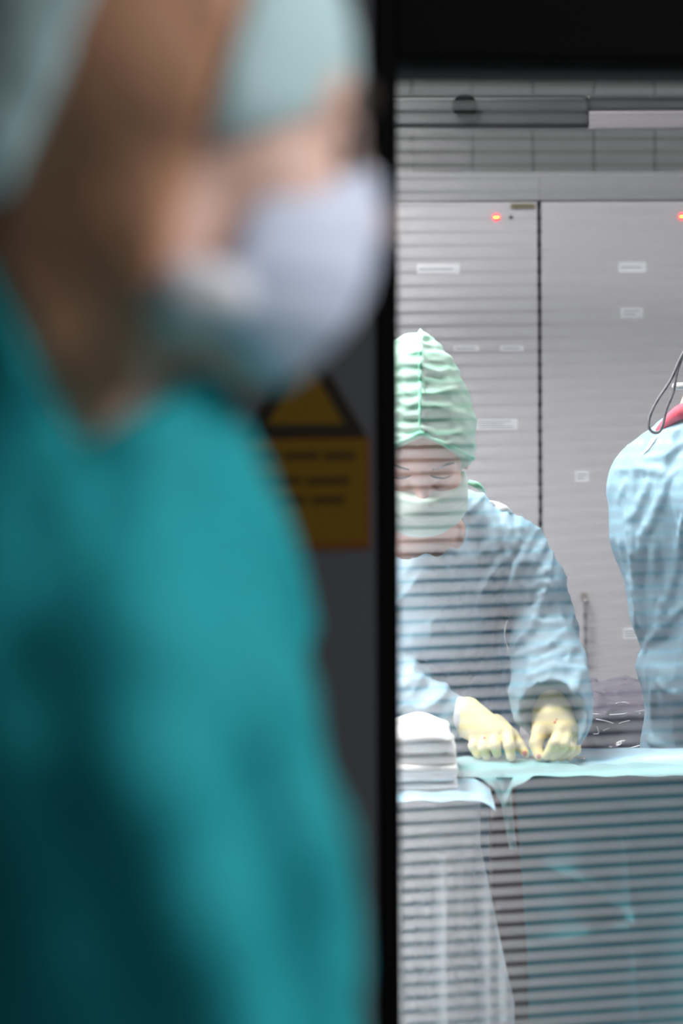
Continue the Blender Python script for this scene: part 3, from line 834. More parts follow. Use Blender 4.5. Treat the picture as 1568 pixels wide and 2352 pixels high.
# ================================================================ tables, drapes, towels
TZ = 0.8020                                    # height of the draped table top
TAB_B, TAB_F = 4.158, 4.000                    # back and front edge
def edge_x(px, D): return float(P(px, 1760, D)[0])
tab = thing('instrument_table', 'narrow instrument table on a brown pedestal, hidden under the teal drape', 'table', (edge_x(1420, 4.05), 4.05, 0))
tl, tr = edge_x(1120, 4.05) - tab.location.x, edge_x(1900, 4.05) - tab.location.x
obj('tabletop', box_mesh(tl, tr, TAB_F - 4.05 + 0.012, TAB_B - 4.05 - 0.012, TZ - 0.035, TZ - 0.006, 0.004), M['steel'], tab)
pxl, pxr = edge_x(1124, 4.06) - tab.location.x, edge_x(1214, 4.06) - tab.location.x
obj('pedestal', box_mesh(pxl, pxr, -0.03, 0.04, 0.04, TZ - 0.03, 0.008, seg=2), M['pedestal'], tab)
obj('pedestal', box_mesh(tr - 0.10, tr - 0.04, -0.03, 0.04, 0.04, TZ - 0.03, 0.008, seg=2), M['pedestal'], tab)
obj('foot', box_mesh(pxl - 0.02, tr, -0.06, 0.07, 0.0, 0.045, 0.01, seg=2), M['pedestal'], tab)

def sheet(name, cols, thick, material, parent=None):
    """cloth: a grid of world points, cols[i][j], given a small thickness"""
    A = np.array(cols); n, m = A.shape[:2]
    du = np.gradient(A, axis=0); dv = np.gradient(A, axis=1)
    nr = np.cross(du, dv); nr /= (np.linalg.norm(nr, axis=2, keepdims=True) + 1e-9)
    B = A - nr * thick
    vs_ = np.concatenate([A.reshape(-1, 3), B.reshape(-1, 3)]); N0 = n * m
    i, j = np.meshgrid(np.arange(n - 1), np.arange(m - 1), indexing='ij')
    a = (i * m + j).ravel(); q = np.stack([a, a + m, a + m + 1, a + 1], 1)
    fs = [q, q[:, ::-1] + N0]
    for idx in (np.arange(m), (n - 1) * m + np.arange(m)):
        s = np.stack([idx[:-1], idx[1:], idx[1:] + N0, idx[:-1] + N0], 1); fs.append(s)
    for idx in (np.arange(n) * m, np.arange(n) * m + m - 1):
        s = np.stack([idx[:-1], idx[1:], idx[1:] + N0, idx[:-1] + N0], 1); fs.append(s)
    return mesh(name, vs_, np.concatenate(fs), True)

def seg_dist(px, py, pts):
    d = np.full(np.shape(px), 1e9)
    for (a, b) in zip(pts[:-1], pts[1:]):
        bx, by = b[0] - a[0], b[1] - a[1]
        t = np.clip(((px - a[0]) * bx + (py - a[1]) * by) / (bx * bx + by * by), 0, 1)
        d = np.minimum(d, np.hypot(px - a[0] - t * bx, py - a[1] - t * by))
    return d

# teal drape: flat top, rolled front edge, long front fall with a few soft folds
def teal_drape():
    cols = []
    for px in np.linspace(1150, 1960, 190):
        x0 = edge_x(px, TAB_F)
        col = []
        for y in np.linspace(TAB_B, TAB_F + 0.02, 10):
            col.append((x0 * (y / TAB_F) ** 0.0, y, TZ + 0.0015 * math.sin(px * 0.05 + y * 60)))
        for a in np.linspace(0, math.pi / 2, 7)[1:]:
            col.append((x0, TAB_F + 0.02 - 0.02 * math.sin(a), TZ - 0.02 + 0.02 * math.cos(a)))
        for z in np.linspace(TZ - 0.02, 0.12, 120)[1:]:
            dep = TZ - z
            py = HY + (CAM_H - z) * FPX / TAB_F
            # left border leans in towards the bottom, as the drape does at the pedestal
            xl = edge_x(1180 + 28 * min(1.0, dep / 0.3), TAB_F)
            x = max(x0, xl) if px < 1230 else x0
            x = xl + (x0 - edge_x(1150, TAB_F)) * (edge_x(1960, TAB_F) - xl) / (edge_x(1960, TAB_F) - edge_x(1150, TAB_F))
            u = CX + x * FPX / TAB_F
            o = 0.010 * min(1, dep / 0.1) * math.sin(u * 0.016 + 0.8 * math.sin(z * 5)) + 0.006 * math.sin(u * 0.043 + z * 3)
            o *= min(1, dep / 0.15)
            q = seg_dist(np.array(u), np.array(py), [(1250, 1985), (1330, 2020), (1440, 2110)]); o += 0.018 * math.exp(-(q / 12) ** 2)
            q = seg_dist(np.array(u), np.array(py), [(1225, 2160), (1330, 2140), (1425, 2132)]); o += 0.020 * math.exp(-(q / 16) ** 2)
            q = seg_dist(np.array(u), np.array(py), [(1415, 1880), (1432, 2000), (1442, 2110), (1455, 2352)]); o += 0.011 * math.exp(-(q / 12) ** 2)
            q = seg_dist(np.array(u), np.array(py), [(1445, 2106), (1530, 2100)]); o += 0.007 * math.exp(-(q / 10) ** 2)
            col.append((x, TAB_F - o - 0.012 * dep, z))
        cols.append(col)
    return sheet('teal_drape', cols, 0.0012, None)
tag(obj('table_drape', teal_drape(), M['teal_drape']), 'large dark teal surgical drape hanging down the front of the table', 'drape')

def interp(x, pts):
    xs = [p[0] for p in pts]; ys = [p[1] for p in pts]
    return float(np.interp(x, xs, ys))
# aqua cover folded over the front edge, wavy hem and a corner that hangs to a point
hem_pts = [(1046, 1768), (1080, 1778), (1108, 1792), (1130, 1812), (1142, 1836), (1152, 1862), (1162, 1838), (1172, 1812), (1200, 1798), (1222, 1782), (1236, 1770), (1262, 1772), (1310, 1765), (1336, 1763), (1346, 1773), (1360, 1766), (1420, 1761), (1466, 1755), (1476, 1757), (1500, 1767), (1568, 1769), (1700, 1766), (1940, 1770)]
def aqua():
    cols = []
    for px in np.linspace(1046, 1940, 300):
        hy = interp(px, hem_pts)
        x0 = edge_x(px, TAB_F)
        zh = CAM_H - (hy - HY) * (TAB_F - 0.03) / FPX
        bz = TZ + 0.0085
        col = []
        yb = TAB_F + (0.018 + 0.008 * math.sin(px * 0.031) + 0.005 * math.sin(px * 0.083)) + 0.045 * min(1.0, max(0.0, (1260 - px) / 60))
        for t in np.linspace(0, 1, 10):
            y = yb + (TAB_F - 0.008 - yb) * t
            col.append((x0, y, bz - 0.003 * t + 0.0010 * math.sin(px * 0.06 + 3 * t)))
        z1 = col[-1][2]
        for t in np.linspace(0, 1, 14)[1:]:
            col.append((x0, TAB_F - 0.008 - 0.030 * math.sin(t * 1.3), z1 + (min(zh, z1 - 0.004) - z1) * t))
        cols.append(col)
    return sheet('aqua', cols, 0.0012, None)
def top_sheet():
    cols = []
    for px in np.linspace(1210, 1940, 120):
        x0 = edge_x(px, TAB_F)
        cols.append([(x0, y, TZ + 0.0024 + 0.0006 * math.sin(px * 0.04 + y * 30)) for y in np.linspace(TAB_B + 0.002, TAB_F + 0.014, 14)])
    return sheet('top_sheet', cols, 0.001, None)
tag(obj('table_sheet', top_sheet(), M['blue_sheet']), 'pale blue sheet lying flat on top of the instrument table', 'sheet')
tag(obj('drape_cover', aqua(), M['aqua_drape']), 'bright aqua cloth folded over the front table edge, its corner hanging to a point', 'drape')
def tail():
    cols = []
    for s in np.linspace(0, 1, 10):
        col = []
        for t in np.linspace(0, 1, 30):
            py = 1785 + 165 * t
            xa = 1140 + 22 * t + 0 * t; xb = 1176 + 20 * t * t
            w = (1 - 0.55 * t)
            px = xa + (xb - xa) * (0.5 + (s - 0.5) * w)
            col.append(P(px, py, TAB_F - 0.022 - 0.008 * math.sin(s * 3.1)))
        cols.append(col)
    return sheet('tail', cols, 0.001, None)
tag(obj('drape_tail', tail(), M['aqua_drape']), 'narrow aqua cloth tail hanging between the two tables', 'drape')

# side table with white drape on the left
LT_F, LT_B, LTZ = 3.86, 4.06, 0.7985
lt = thing('side_table', 'small side table under a white drape beside the black window post', 'table', (edge_x(930, 3.96), 3.96, 0))
ll, lr = edge_x(770, 3.9) - lt.location.x, edge_x(1086, 3.9) - lt.location.x
obj('tabletop', box_mesh(ll, lr, LT_F - 3.96 + 0.02, LT_B - 3.96 - 0.01, LTZ - 0.04, LTZ - 0.012, 0.004), M['steel'], lt)
for x in (ll + 0.02, lr - 0.02):
    for y in (LT_F - 3.96 + 0.04, LT_B - 3.96 - 0.03):
        obj('leg', cyl_mesh(0.012, 0.0, LTZ - 0.035, 16), M['steel'], lt, (x, y, 0))
def white_drape():
    cols = []
    for px in np.linspace(740, 1088, 110):
        col = []
        for y in np.linspace(LT_B, LT_F + 0.02, 6): col.append((edge_x(px, LT_F), y, LTZ - 0.006))
        for z in np.linspace(LTZ - 0.012, 0.08, 100):
            dep = LTZ - z
            pe = px + (px - 900) / 188 * (14 + 75 * min(1, max(0, dep - 0.08) / 0.25))
            o = 0.016 * math.sin(pe * 0.055 + 1.5 * math.sin(z * 3)) + 0.008 * math.sin(pe * 0.13 + z * 2)
            o *= min(1, dep / 0.2)
            col.append((edge_x(pe, LT_F), LT_F - o - 0.02 * dep, z))
        cols.append(col)
    return sheet('white_drape', cols, 0.0012, None)
tag(obj('side_table_drape', white_drape(), M['white_drape']), 'white drape hanging in soft folds under the towel stack', 'drape')
bh = [(740, 1806), (915, 1805), (985, 1809), (1042, 1815), (1062, 1809), (1095, 1812), (1118, 1820), (1134, 1832)]
def blue_sheet():
    cols = []
    for px in np.linspace(740, 1134, 140):
        hy = interp(px, bh); x0 = edge_x(px, LT_F); col = []
        drop = 0.0 if px < 1092 else 0.018 * ((px - 1092) / 42) ** 2
        for y in np.linspace(LT_B - 0.01, LT_F - 0.006, 12):
            col.append((x0, y, LTZ + 0.001 - drop + 0.0015 * math.sin(px * 0.07 + y * 40)))
        zh = CAM_H - (hy - HY) * (LT_F - 0.02) / FPX; z1 = col[-1][2]
        for t in np.linspace(0, 1, 10)[1:]:
            col.append((x0, LT_F - 0.006 - 0.022 * math.sin(1.3 * t), z1 + (min(zh, z1 - 0.003) - z1) * t))
        cols.append(col)
    return sheet('blue_sheet', cols, 0.001, None)
tag(obj('blue_sheet', blue_sheet(), M['blue_sheet']), 'pale blue sheet spread under the white towels, edge curling down', 'sheet')

# folded towels
tw_names = ['topmost crumpled white towel of the folded stack beside the window post', 'thick white towel, second from the top of the folded stack',
            'middle white towel of the folded stack of five', 'second lowest white towel of the folded stack',
            'lowest white towel of the stack, lying on the pale blue sheet']
LTOP = LTZ + 0.0035
rights = [1038, 1048, 1050, 1047, 1052]
hts = [0.026, 0.021, 0.0135, 0.0140, 0.0125]
z = LTOP
for i in range(4, -1, -1):
    hgt = hts[i]; xr = edge_x(rights[i], 3.92); xl = edge_x(838 + 6 * ((i * 37) % 5), 3.92)
    c = np.array([(xl + xr) / 2, 3.955 + 0.004 * math.sin(i * 2.3), z + hgt / 2]); hw = np.array([(xr - xl) / 2, 0.075, hgt / 2])
    def tf(p, c=c, hw=hw, i=i, z=z, hgt=hgt):
        q = p - c
        bump = 0.006 * (vnoise(np.stack([p[:, 0] * 34, p[:, 1] * 30, p[:, 2] * 8 + i * 5], 1), 40 + i) - 0.55)
        if i == 0:
            bump = bump + 0.016 * np.exp(-((p[:, 0] - edge_x(968, 3.92)) / 0.035) ** 2) * np.clip((p[:, 2] - z) / hgt, 0, 1) - 0.004 * np.clip((p[:, 2] - z) / hgt, 0, 1)
        r = min(0.0075, hw[2] * 0.9)
        d = np.abs(q) - (hw - r)
        f = np.sqrt((np.maximum(d, 0) ** 2).sum(1)) + np.minimum(d.max(1), 0) - r
        return np.maximum(f - bump, z + 0.0003 - p[:, 2])
    me = surf(tf, c - hw - 0.02, c + hw + np.array([0.02, 0.02, 0.035]), 0.0024, 'towel', extra=0.006)
    tag(obj('folded_towel', me, M['towel']), tw_names[i], 'towel', 'folded white towels')
    z += hgt - 0.0004

# steel instruments by the finger tips
def forceps(a, b, label):
    t = thing('forceps', label, 'instrument', (float(a[0]), float(a[1]), TZ + 0.002))
    d = b - a
    for s in (-1, 1):
        put('blade', tube_mesh([a + np.array([0, s * 0.001, 0]), a + d * 0.5 + np.array([0, s * 0.004, 0.002]), b + np.array([0, s * 0.006, 0])], [0.001, 0.0018, 0.0022], 8), M['instrument'], t)
    put('joint', tube_mesh([b + np.array([-0.002, -0.008, 0]), b + np.array([0.001, 0, 0]), b + np.array([-0.002, 0.008, 0])], 0.002, 8), M['instrument'], t)
def tabpt(px, py): 
    D = (CAM_H - TZ - 0.010) * FPX / (py - HY); return P(px, py, D)
forceps(tabpt(1208, 1743), tabpt(1232, 1741), 'small steel forceps lying between the two gloved hands')
forceps(tabpt(1300, 1741), tabpt(1342, 1742), 'small steel forceps sticking out right of the curled glove')

# dark plastic-wrapped stand behind the table
bag = thing('wrapped_stand', 'stand wrapped in crumpled dark plastic sheeting behind the table', 'equipment', (edge_x(1430, 4.7), 4.75, 0))
bt = float(P(1400, 1618, 4.62)[2])
bx0, bx1 = float(P(1318, 1700, 4.62)[0]), float(P(1560, 1700, 4.62)[0])
def bag_sdf(p):
    c = np.array([(bx0 + bx1) / 2, 4.75, bt / 2]); hw = np.array([(bx1 - bx0) / 2, 0.13, bt / 2])
    d = np.abs(p - c) - (hw - 0.03)
    f = np.sqrt((np.maximum(d, 0) ** 2).sum(1)) + np.minimum(d.max(1), 0) - 0.03
    a = np.stack([p[:, 0] * 9 + p[:, 2] * 6, p[:, 1] * 9, p[:, 2] * 22 - p[:, 0] * 8], 1)
    f = f - 0.022 * (ridged(a, 60) - 0.45)
    return np.maximum(f, 0.002 - p[:, 2])
put('plastic_wrap', surf(bag_sdf, (bx0 - 0.05, 4.55, -0.01), (bx1 + 0.05, 4.95, bt + 0.05), 0.006, 'plastic_wrap'), M['plastic_dark'], bag)
for ln in ([(1384, 1678), (1420, 1662), (1446, 1655)], [(1368, 1652), (1390, 1656), (1408, 1662)], [(1360, 1640), (1400, 1642), (1430, 1640), (1480, 1632)],
           [(1436, 1722), (1460, 1715), (1486, 1708)], [(1370, 1668), (1374, 1684), (1362, 1686)], [(1414, 1616), (1440, 1615), (1470, 1640)]):
    w = [ray_hit(bag_sdf, a, b, 4.4, 5.0) for a, b in ln]
    put('plastic_fold', tube_mesh(w, 0.0016, 8), M['plastic_edge'], bag)

# ================================================================ gowned back at the right
RG = 4.42
surgeon = thing('person', 'person in blue gown with red collar seen from the side, hunched at the right edge', 'person', V(P(1610, 460, RG) * np.array([1, 1, 0])))
RHC = P(1700, 880, RG)
RHd = frame_of(RHC, (math.cos(0.6), 0, -math.sin(0.6)), (math.sin(0.6), 0, math.cos(0.6)))
r_neck = P(1610, 1010, RG)
def sb(p):
    f = cone(p, P(1482, 1128, RG), P(1500, 1225, RG - 0.03), 0.068, 0.064)
    f = smin(f, cone(p, P(1500, 1225, RG - 0.03), P(1545, 1395, RG - 0.02), 0.066, 0.070), 0.03)
    f = smin(f, cone(p, P(1545, 1395, RG - 0.02), P(1568, 1440, RG), 0.066, 0.06), 0.03)
    f = smin(f, cone(p, P(1478, 1124, RG), P(1600, 1062, RG), 0.054, 0.076), 0.02)
    f = smin(f, cone(p, P(1600, 1120, RG - 0.03), P(1640, 1430, RG), 0.125, 0.12), 0.06)
    f = smin(f, cone(p, P(1500, 1160, RG + 0.10), P(1600, 1140, RG + 0.15), 0.055, 0.08), 0.04)
    # upper arms reaching to the right
    for s_ in (-1, 1):
        f = smin(f, chain(p, [P(1640, 1140, RG + s_ * 0.15), P(1720, 1350, RG + s_ * 0.18), P(1880, 1425, RG + s_ * 0.16)], [0.07, 0.062, 0.046], 0.02), 0.03)
    return f
def sk(p):
    f = chain(p, [P(1604, 1505, RG - 0.03), P(1600, 1535, RG - 0.03), P(1622, 1590, RG - 0.02), P(1616, 1720, RG), np.array([P(1616, 1720, RG)[0], RG, 0.25])], [0.088, 0.097, 0.098, 0.106, 0.17], 0.03)
    f = smin(f, cone(p, P(1590, 1480, RG - 0.04), P(1680, 1380, RG - 0.08), 0.070, 0.09), 0.02)
    return f
def s_gown0(p):
    f = smin(sb(p), sk(p), 0.006)
    b = np.stack([p[:, 0] * 26, p[:, 1] * 22, p[:, 2] * 6], 1)
    f = f - 0.011 * (ridged(b, 31) - 0.35)
    f = smax(f, -cone(p, r_neck + np.array([0, 0, 0.0]), RHC, 0.062, 0.062), 0.005)
    return f
SL = [[(1420, 1078), (1470, 1076), (1510, 1080), (1536, 1098)], [(1432, 1130), (1440, 1190), (1446, 1250), (1470, 1380), (1478, 1440)],
      [(1424, 1250), (1440, 1310), (1462, 1380), (1476, 1410)], [(1440, 1195), (1460, 1180), (1490, 1110)], [(1425, 1150), (1438, 1110)],
      [(1560, 1080), (1530, 1110), (1500, 1190), (1474, 1230), (1470, 1330)], [(1568, 1190), (1555, 1300), (1530, 1380), (1512, 1440)],
      [(1568, 1392), (1530, 1430), (1494, 1470), (1480, 1500)], [(1515, 1440), (1520, 1380)], [(1498, 1580), (1500, 1640), (1510, 1690)],
      [(1515, 1570), (1540, 1590), (1568, 1596)], [(1568, 1020), (1530, 1046), (1490, 1055)], [(1505, 1330), (1503, 1260)], [(1490, 1700), (1508, 1708), (1524, 1712)]]
sgf = with_folds(s_gown0, fold_lines(s_gown0, SL, 0.0068, 0.001))
put('gown', surf(sgf, (0.44, 4.14, 0.04), (1.02, 4.78, 1.44), 0.0038, 'gown', 1.15, 0.010), M['gown'], surgeon)
def s_body(p):
    f = head_sdf(to_loc(p, RHd))
    f = smin(f, cone(p, to_world((-0.02, 0, -0.06), RHd), r_neck, 0.056, 0.060), 0.03)
    f = smin(f, cone(p, P(1620, 1130, RG), P(1628, 1430, RG), 0.080, 0.070), 0.04)
    x = float(P(1616, 1720, RG)[0])
    for s_ in (-1, 1):
        f = smin(f, chain(p, [P(1640, 1150, RG + s_ * 0.14), P(1720, 1350, RG + s_ * 0.18), P(1895, 1432, RG + s_ * 0.16)], [0.045, 0.040, 0.028], 0.02), 0.03)
        f = smin(f, chain(p, [P(1620, 1480, RG + s_ * 0.03), P(1618, 1600, RG + s_ * 0.035), np.array([x, RG + s_ * 0.07, 0.45]), np.array([x, RG + s_ * 0.07, 0.07])], [0.055, 0.055, 0.055, 0.042], 0.03), 0.03)
        f = smin(f, cone(p, np.array([x - 0.04, RG + s_ * 0.07, 0.042]), np.array([x + 0.14, RG + s_ * 0.07, 0.035]), 0.042, 0.035), 0.02)
    return f
# gloved hands stretched forward, out of the frame at the right
for s_ in (-1, 1):
    w = P(1890, 1430, RG + s_ * 0.16)
    pl = [([w, w + np.array([0.05, 0, -0.012])], [0.028, 0.024])]; fg_ = []
    for k in range(4):
        kn = w + np.array([0.085, (k - 1.5) * 0.018, -0.018 - 0.002 * abs(k - 1)])
        pl.append(([w + np.array([0.045, (k - 1.5) * 0.010, -0.010]), kn], [0.018, 0.0115]))
        fg_.append(([kn, kn + np.array([0.034 - 0.003 * k, 0, -0.016]), kn + np.array([0.048 - 0.004 * k, 0, -0.042])], [0.0105, 0.009, 0.0075]))
    fg_.append(([w + np.array([0.03, -s_ * -0.018, -0.015]), w + np.array([0.062, s_ * 0.040, -0.034]), w + np.array([0.088, s_ * 0.044, -0.052])], [0.014, 0.0105, 0.008]))
    A = np.array([q for pts, _ in fg_ + pl for q in pts])
    put('glove', surf(hand_sdf(fg_, pl), A.min(0) - 0.04, A.max(0) + 0.04, 0.0030, 'glove', extra=0.004), M['glove'], surgeon)
put('body', surf(s_body, (0.5, 4.1, 0.0), (1.06, 4.78, 1.60), 0.0048, 'body', 1.3), M['skin'], surgeon)
def s_cap(p):
    q = to_loc(p, RHd)
    f = ell(q, (-0.01, 0, 0.04), (0.112, 0.09, 0.095)) - 0.006 * (ridged(q * 30, 8) - 0.4)
    return smax(f, (0.9 * q[:, 0] - 0.01 - q[:, 2]) / 1.4, 0.004)
put('cap', surf(s_cap, RHC - 0.17, RHC + 0.17, 0.004, 'cap'), M['cap_green'], surgeon)
def s_mask(p):
    q = to_loc(p, RHd)
    f = ell(q, (0.03, 0, -0.060), (0.092, 0.083, 0.078))
    f = smax(f, q[:, 2] + 0.03, 0.004)
    return smax(f, 0.03 - q[:, 0], 0.004)
put('mask', surf(s_mask, RHC - 0.19, RHC + 0.17, 0.004, 'mask'), M['mask_green'], surgeon)
put('red_collar', tube_mesh([P(1508, 990, RG - 0.045), P(1530, 970, RG - 0.05), P(1555, 950, RG - 0.055), P(1585, 938, RG - 0.06), P(1640, 945, RG - 0.075), P(1690, 980, RG - 0.07)], [0.004, 0.009, 0.013, 0.013, 0.012, 0.008], 10), M['red_cloth'], surgeon)
put('neck_tab', tube_mesh([ray_hit(sgf, 1509, 1003, 4.0, 4.8), ray_hit(sgf, 1499, 1016, 4.0, 4.8), ray_hit(sgf, 1490, 1030, 4.0, 4.8), ray_hit(sgf, 1477, 1043, 4.0, 4.8)], [0.002, 0.004, 0.004, 0.002], 8), M['clip'], surgeon)
# grey cable loop with a white clip behind the head
cab = thing('cable', 'thin grey cable hanging in a loop over the gowned back at the right', 'cable', V(P(1600, 800, RG - 0.12)))
put('wire', tube_mesh([P(1668, 800, RG - 0.085), P(1640, 752, RG - 0.10), P(1600, 760, RG - 0.13), P(1566, 815, RG - 0.14), P(1540, 872, RG - 0.14), P(1512, 915, RG - 0.14), P(1494, 950, RG - 0.14), P(1489, 978, RG - 0.14), P(1498, 992, RG - 0.14), P(1512, 992, RG - 0.14), P(1522, 975, RG - 0.14), P(1530, 940, RG - 0.14), P(1546, 900, RG - 0.14), P(1556, 850, RG - 0.14), P(1580, 800, RG - 0.13), P(1640, 790, RG - 0.10)], 0.0026, 10), M['cable'], cab)
put('clip', tube_mesh([P(1544, 884, RG - 0.10), P(1552, 887, RG - 0.10), P(1575, 886, RG - 0.10), P(1640, 880, RG - 0.08)], [0.003, 0.0065, 0.0065, 0.005], 10), M['clip'], cab)

# ================================================================ out-of-focus person in front
FD = 1.157
fgp = thing('person', 'blurred person in teal scrubs, pale cap and white mask in the dark foreground', 'person', (-0.14, FD, 0))
FT, FY = math.radians(4), math.radians(15)
FH = frame_of(P(352, 322, FD), (math.cos(FT) * math.cos(FY), math.cos(FT) * math.sin(FY), -math.sin(FT)), (math.sin(FT) * math.cos(FY), math.sin(FT) * math.sin(FY), math.cos(FT)))
fn_base = np.array([-0.150, FD, 1.600])
def fg_neck(p, d=0.0): return cone(p, to_world((-0.022, 0, -0.055), FH), fn_base, 0.057 + d, 0.064 + d)
def fg_body(p):
    f = head_sdf(to_loc(p, FH), False)
    f = smin(f, fg_neck(p), 0.03)
    f = smin(f, ell(p, (-0.15, FD, 1.34), (0.10, 0.155, 0.20)), 0.05)
    f = smin(f, cone(p, (-0.14, FD - 0.13, 1.52), (-0.15, FD + 0.13, 1.52), 0.045, 0.045), 0.04)
    f = smin(f, ell(p, (-0.15, FD, 1.0), (0.095, 0.14, 0.20)), 0.06)
    for s in (-1, 1):
        f = smin(f, chain(p, [(-0.10, FD + s * 0.175, 1.51), (-0.070, FD + s * 0.205, 1.23), (0.09, FD + s * 0.19, 1.03), (0.17, FD + s * 0.17, 0.98)], [0.042, 0.040, 0.030, 0.026], 0.02), 0.03)
        hx, hy, hz = 0.19, FD + s * 0.165, 0.965
        f = smin(f, ell(p, (hx, hy, hz), (0.045, 0.020, 0.038)), 0.015)
        for k in range(4):
            b = np.array([hx + 0.030, hy, hz + 0.024 - k * 0.017])
            f = smin(f, chain(p, [b, b + np.array([0.032, -s * 0.008, -0.010]), b + np.array([0.050, -s * 0.024, -0.026])], [0.0095, 0.0088, 0.0078], 0.004), 0.005)
        f = smin(f, chain(p, [(hx - 0.01, hy - s * 0.012, hz + 0.028), (hx + 0.025, hy - s * 0.03, hz + 0.042), (hx + 0.048, hy - s * 0.036, hz + 0.034)], [0.012, 0.010, 0.0085], 0.004), 0.006)
        f = smin(f, chain(p, [(-0.15, FD + s * 0.085, 0.92), (-0.13, FD + s * 0.09, 0.50), (-0.15, FD + s * 0.09, 0.08)], [0.09, 0.06, 0.042], 0.03), 0.03)
        f = smin(f, cone(p, (-0.17, FD + s * 0.09, 0.042), (0.0, FD + s * 0.10, 0.034), 0.042, 0.034), 0.02)
    return f
put('body', surf(fg_body, (-0.34, FD - 0.30, 0.0), (0.32, FD + 0.30, 1.96), 0.0050, 'body', 1.3), M['skin_dark'], fgp)
def fg_top(p):
    f = ell(p, (-0.158, FD, 1.36), (0.150, 0.200, 0.27))
    f = smin(f, cone(p, (-0.135, FD - 0.15, 1.535), (-0.145, FD + 0.15, 1.535), 0.062, 0.062), 0.05)
    f = smin(f, cone(p, (-0.130, FD - 0.03, 1.60), (-0.10, FD - 0.17, 1.55), 0.072, 0.065), 0.05)
    f = smin(f, cone(p, (-0.130, FD + 0.03, 1.60), (-0.10, FD + 0.17, 1.55), 0.072, 0.065), 0.05)
    f = smin(f, cone(p, (-0.112, FD, 1.58), (-0.100, FD, 1.42), 0.075, 0.096), 0.05)
    f = smin(f, ell(p, (-0.150, FD, 1.02), (0.145, 0.205, 0.26)), 0.08)
    for s in (-1, 1):
        f = smin(f, chain(p, [(-0.100, FD + s * 0.175, 1.525), (-0.072, FD + s * 0.200, 1.30), (-0.068, FD + s * 0.205, 1.24)], [0.070, 0.070, 0.076], 0.02), 0.04)
        f = smax(f, -cone(p, (-0.066, FD + s * 0.206, 1.235), (-0.056, FD + s * 0.21, 1.15), 0.052, 0.06), 0.006)
    # stand-up collar round the neck
    f = smin(f, smax(fg_neck(p, 0.016), p[:, 2] - 1.745, 0.01), 0.02)
    x, z = p[:, 0], p[:, 2]
    line = np.where(x < -0.118, 1.640 + (-0.118 - x) * 1.9, 1.640 + (x + 0.118) * 0.55)
    f = smax(f, z - line, 0.006)
    g = np.stack([(x * 0.9 + z * 0.45) * 26, p[:, 1] * 12, (z * 0.9 - x * 0.45) * 5], 1)
    f = f - 0.016 * (ridged(g, 77) - 0.4) * np.clip((1.66 - z) / 0.08, 0, 1)
    return smax(f, 0.80 - z, 0.01)
FG_FOLDS = [([P(330, 1200, 1.00), P(290, 1480, 0.930), P(320, 1800, 0.912), P(430, 2120, 0.912), P(560, 2480, 0.915)], [0.012, 0.020, 0.024, 0.022, 0.020]),
            ([P(470, 1330, 1.02), P(570, 1620, 0.962), P(650, 1950, 0.955), P(700, 2450, 0.955)], [0.014, 0.020, 0.022, 0.022]),
            ([P(120, 1850, 0.94), P(160, 2150, 0.925), P(200, 2500, 0.925)], [0.010, 0.020, 0.020]),
            ([P(230, 1110, 1.060), P(330, 1110, 1.045), P(430, 1060, 1.055)], [0.012, 0.020, 0.012])]
def fg_top2(p):
    f = fg_top(p)
    for pts, rs in FG_FOLDS:
        f = smin(f, chain(p, pts, rs, 0.02), 0.016)
    return smax(f, 0.80 - p[:, 2], 0.01)
put('scrub_top', surf(fg_top2, (-0.36, FD - 0.31, 0.78), (0.10, FD + 0.31, 1.80), 0.0046, 'scrub_top'), M['scrubs'], fgp)
def fg_trousers(p):
    f = ell(p, (-0.15, FD, 0.92), (0.125, 0.17, 0.17))
    for s in (-1, 1):
        f = smin(f, chain(p, [(-0.15, FD + s * 0.085, 0.92), (-0.13, FD + s * 0.092, 0.50), (-0.15, FD + s * 0.092, 0.12)], [0.105, 0.085, 0.075], 0.03), 0.03)
    f = f - 0.008 * (ridged(np.stack([p[:, 0] * 20, p[:, 1] * 20, p[:, 2] * 7], 1), 13) - 0.4)
    return smax(smax(f, 0.07 - p[:, 2], 0.01), p[:, 2] - 1.02, 0.01)
put('trousers', surf(fg_trousers, (-0.34, FD - 0.24, 0.05), (0.06, FD + 0.24, 1.05), 0.007, 'trousers'), M['scrubs'], fgp)
fc = FH[0]
def poly_sdf(x, z, pts):
    d = np.full(len(x), 1e9); inside = np.zeros(len(x), bool); n = len(pts)
    for i in range(n):
        (ax, az), (bx, bz) = pts[i], pts[(i + 1) % n]
        ex, ez = bx - ax, bz - az
        t = np.clip(((x - ax) * ex + (z - az) * ez) / (ex * ex + ez * ez), 0, 1)
        d = np.minimum(d, np.hypot(x - ax - t * ex, z - az - t * ez))
        c = ((az > z) != (bz > z)) & (x < (bx - ax) * (z - az) / (bz - az + 1e-12) + ax)
        inside ^= c
    return np.where(inside, -d, d)
# side outline of the tied cap: it leaves ear, temple and nape free
CAP_OPEN = [tuple(P(x, y, 1.09)[[0, 2]]) for (x, y) in ((235, -70), (590, -70), (530, 120), (468, 330), (600, 305), (720, 268), (900, 236), (900, 1100), (-250, 1100), (-250, 520), (20, 450), (110, 260), (185, 100))]
def fg_cap(p):
    q = to_loc(p, FH)
    f = ell(q, (-0.008, 0, 0.036), (0.103, 0.086, 0.096))
    f = smin(f, ell(q, (-0.075, 0, -0.02), (0.045, 0.062, 0.06)), 0.05)
    f = f - 0.005 * (ridged(q * 22, 15) - 0.4)
    return smax(f, -poly_sdf(p[:, 0], p[:, 2], CAP_OPEN), 0.005)
fcap = put('cap', surf(fg_cap, fc + np.array([-0.17, -0.12, -0.13]), fc + np.array([0.17, 0.12, 0.17]), 0.0036, 'cap'), M['cap_aqua'], fgp)
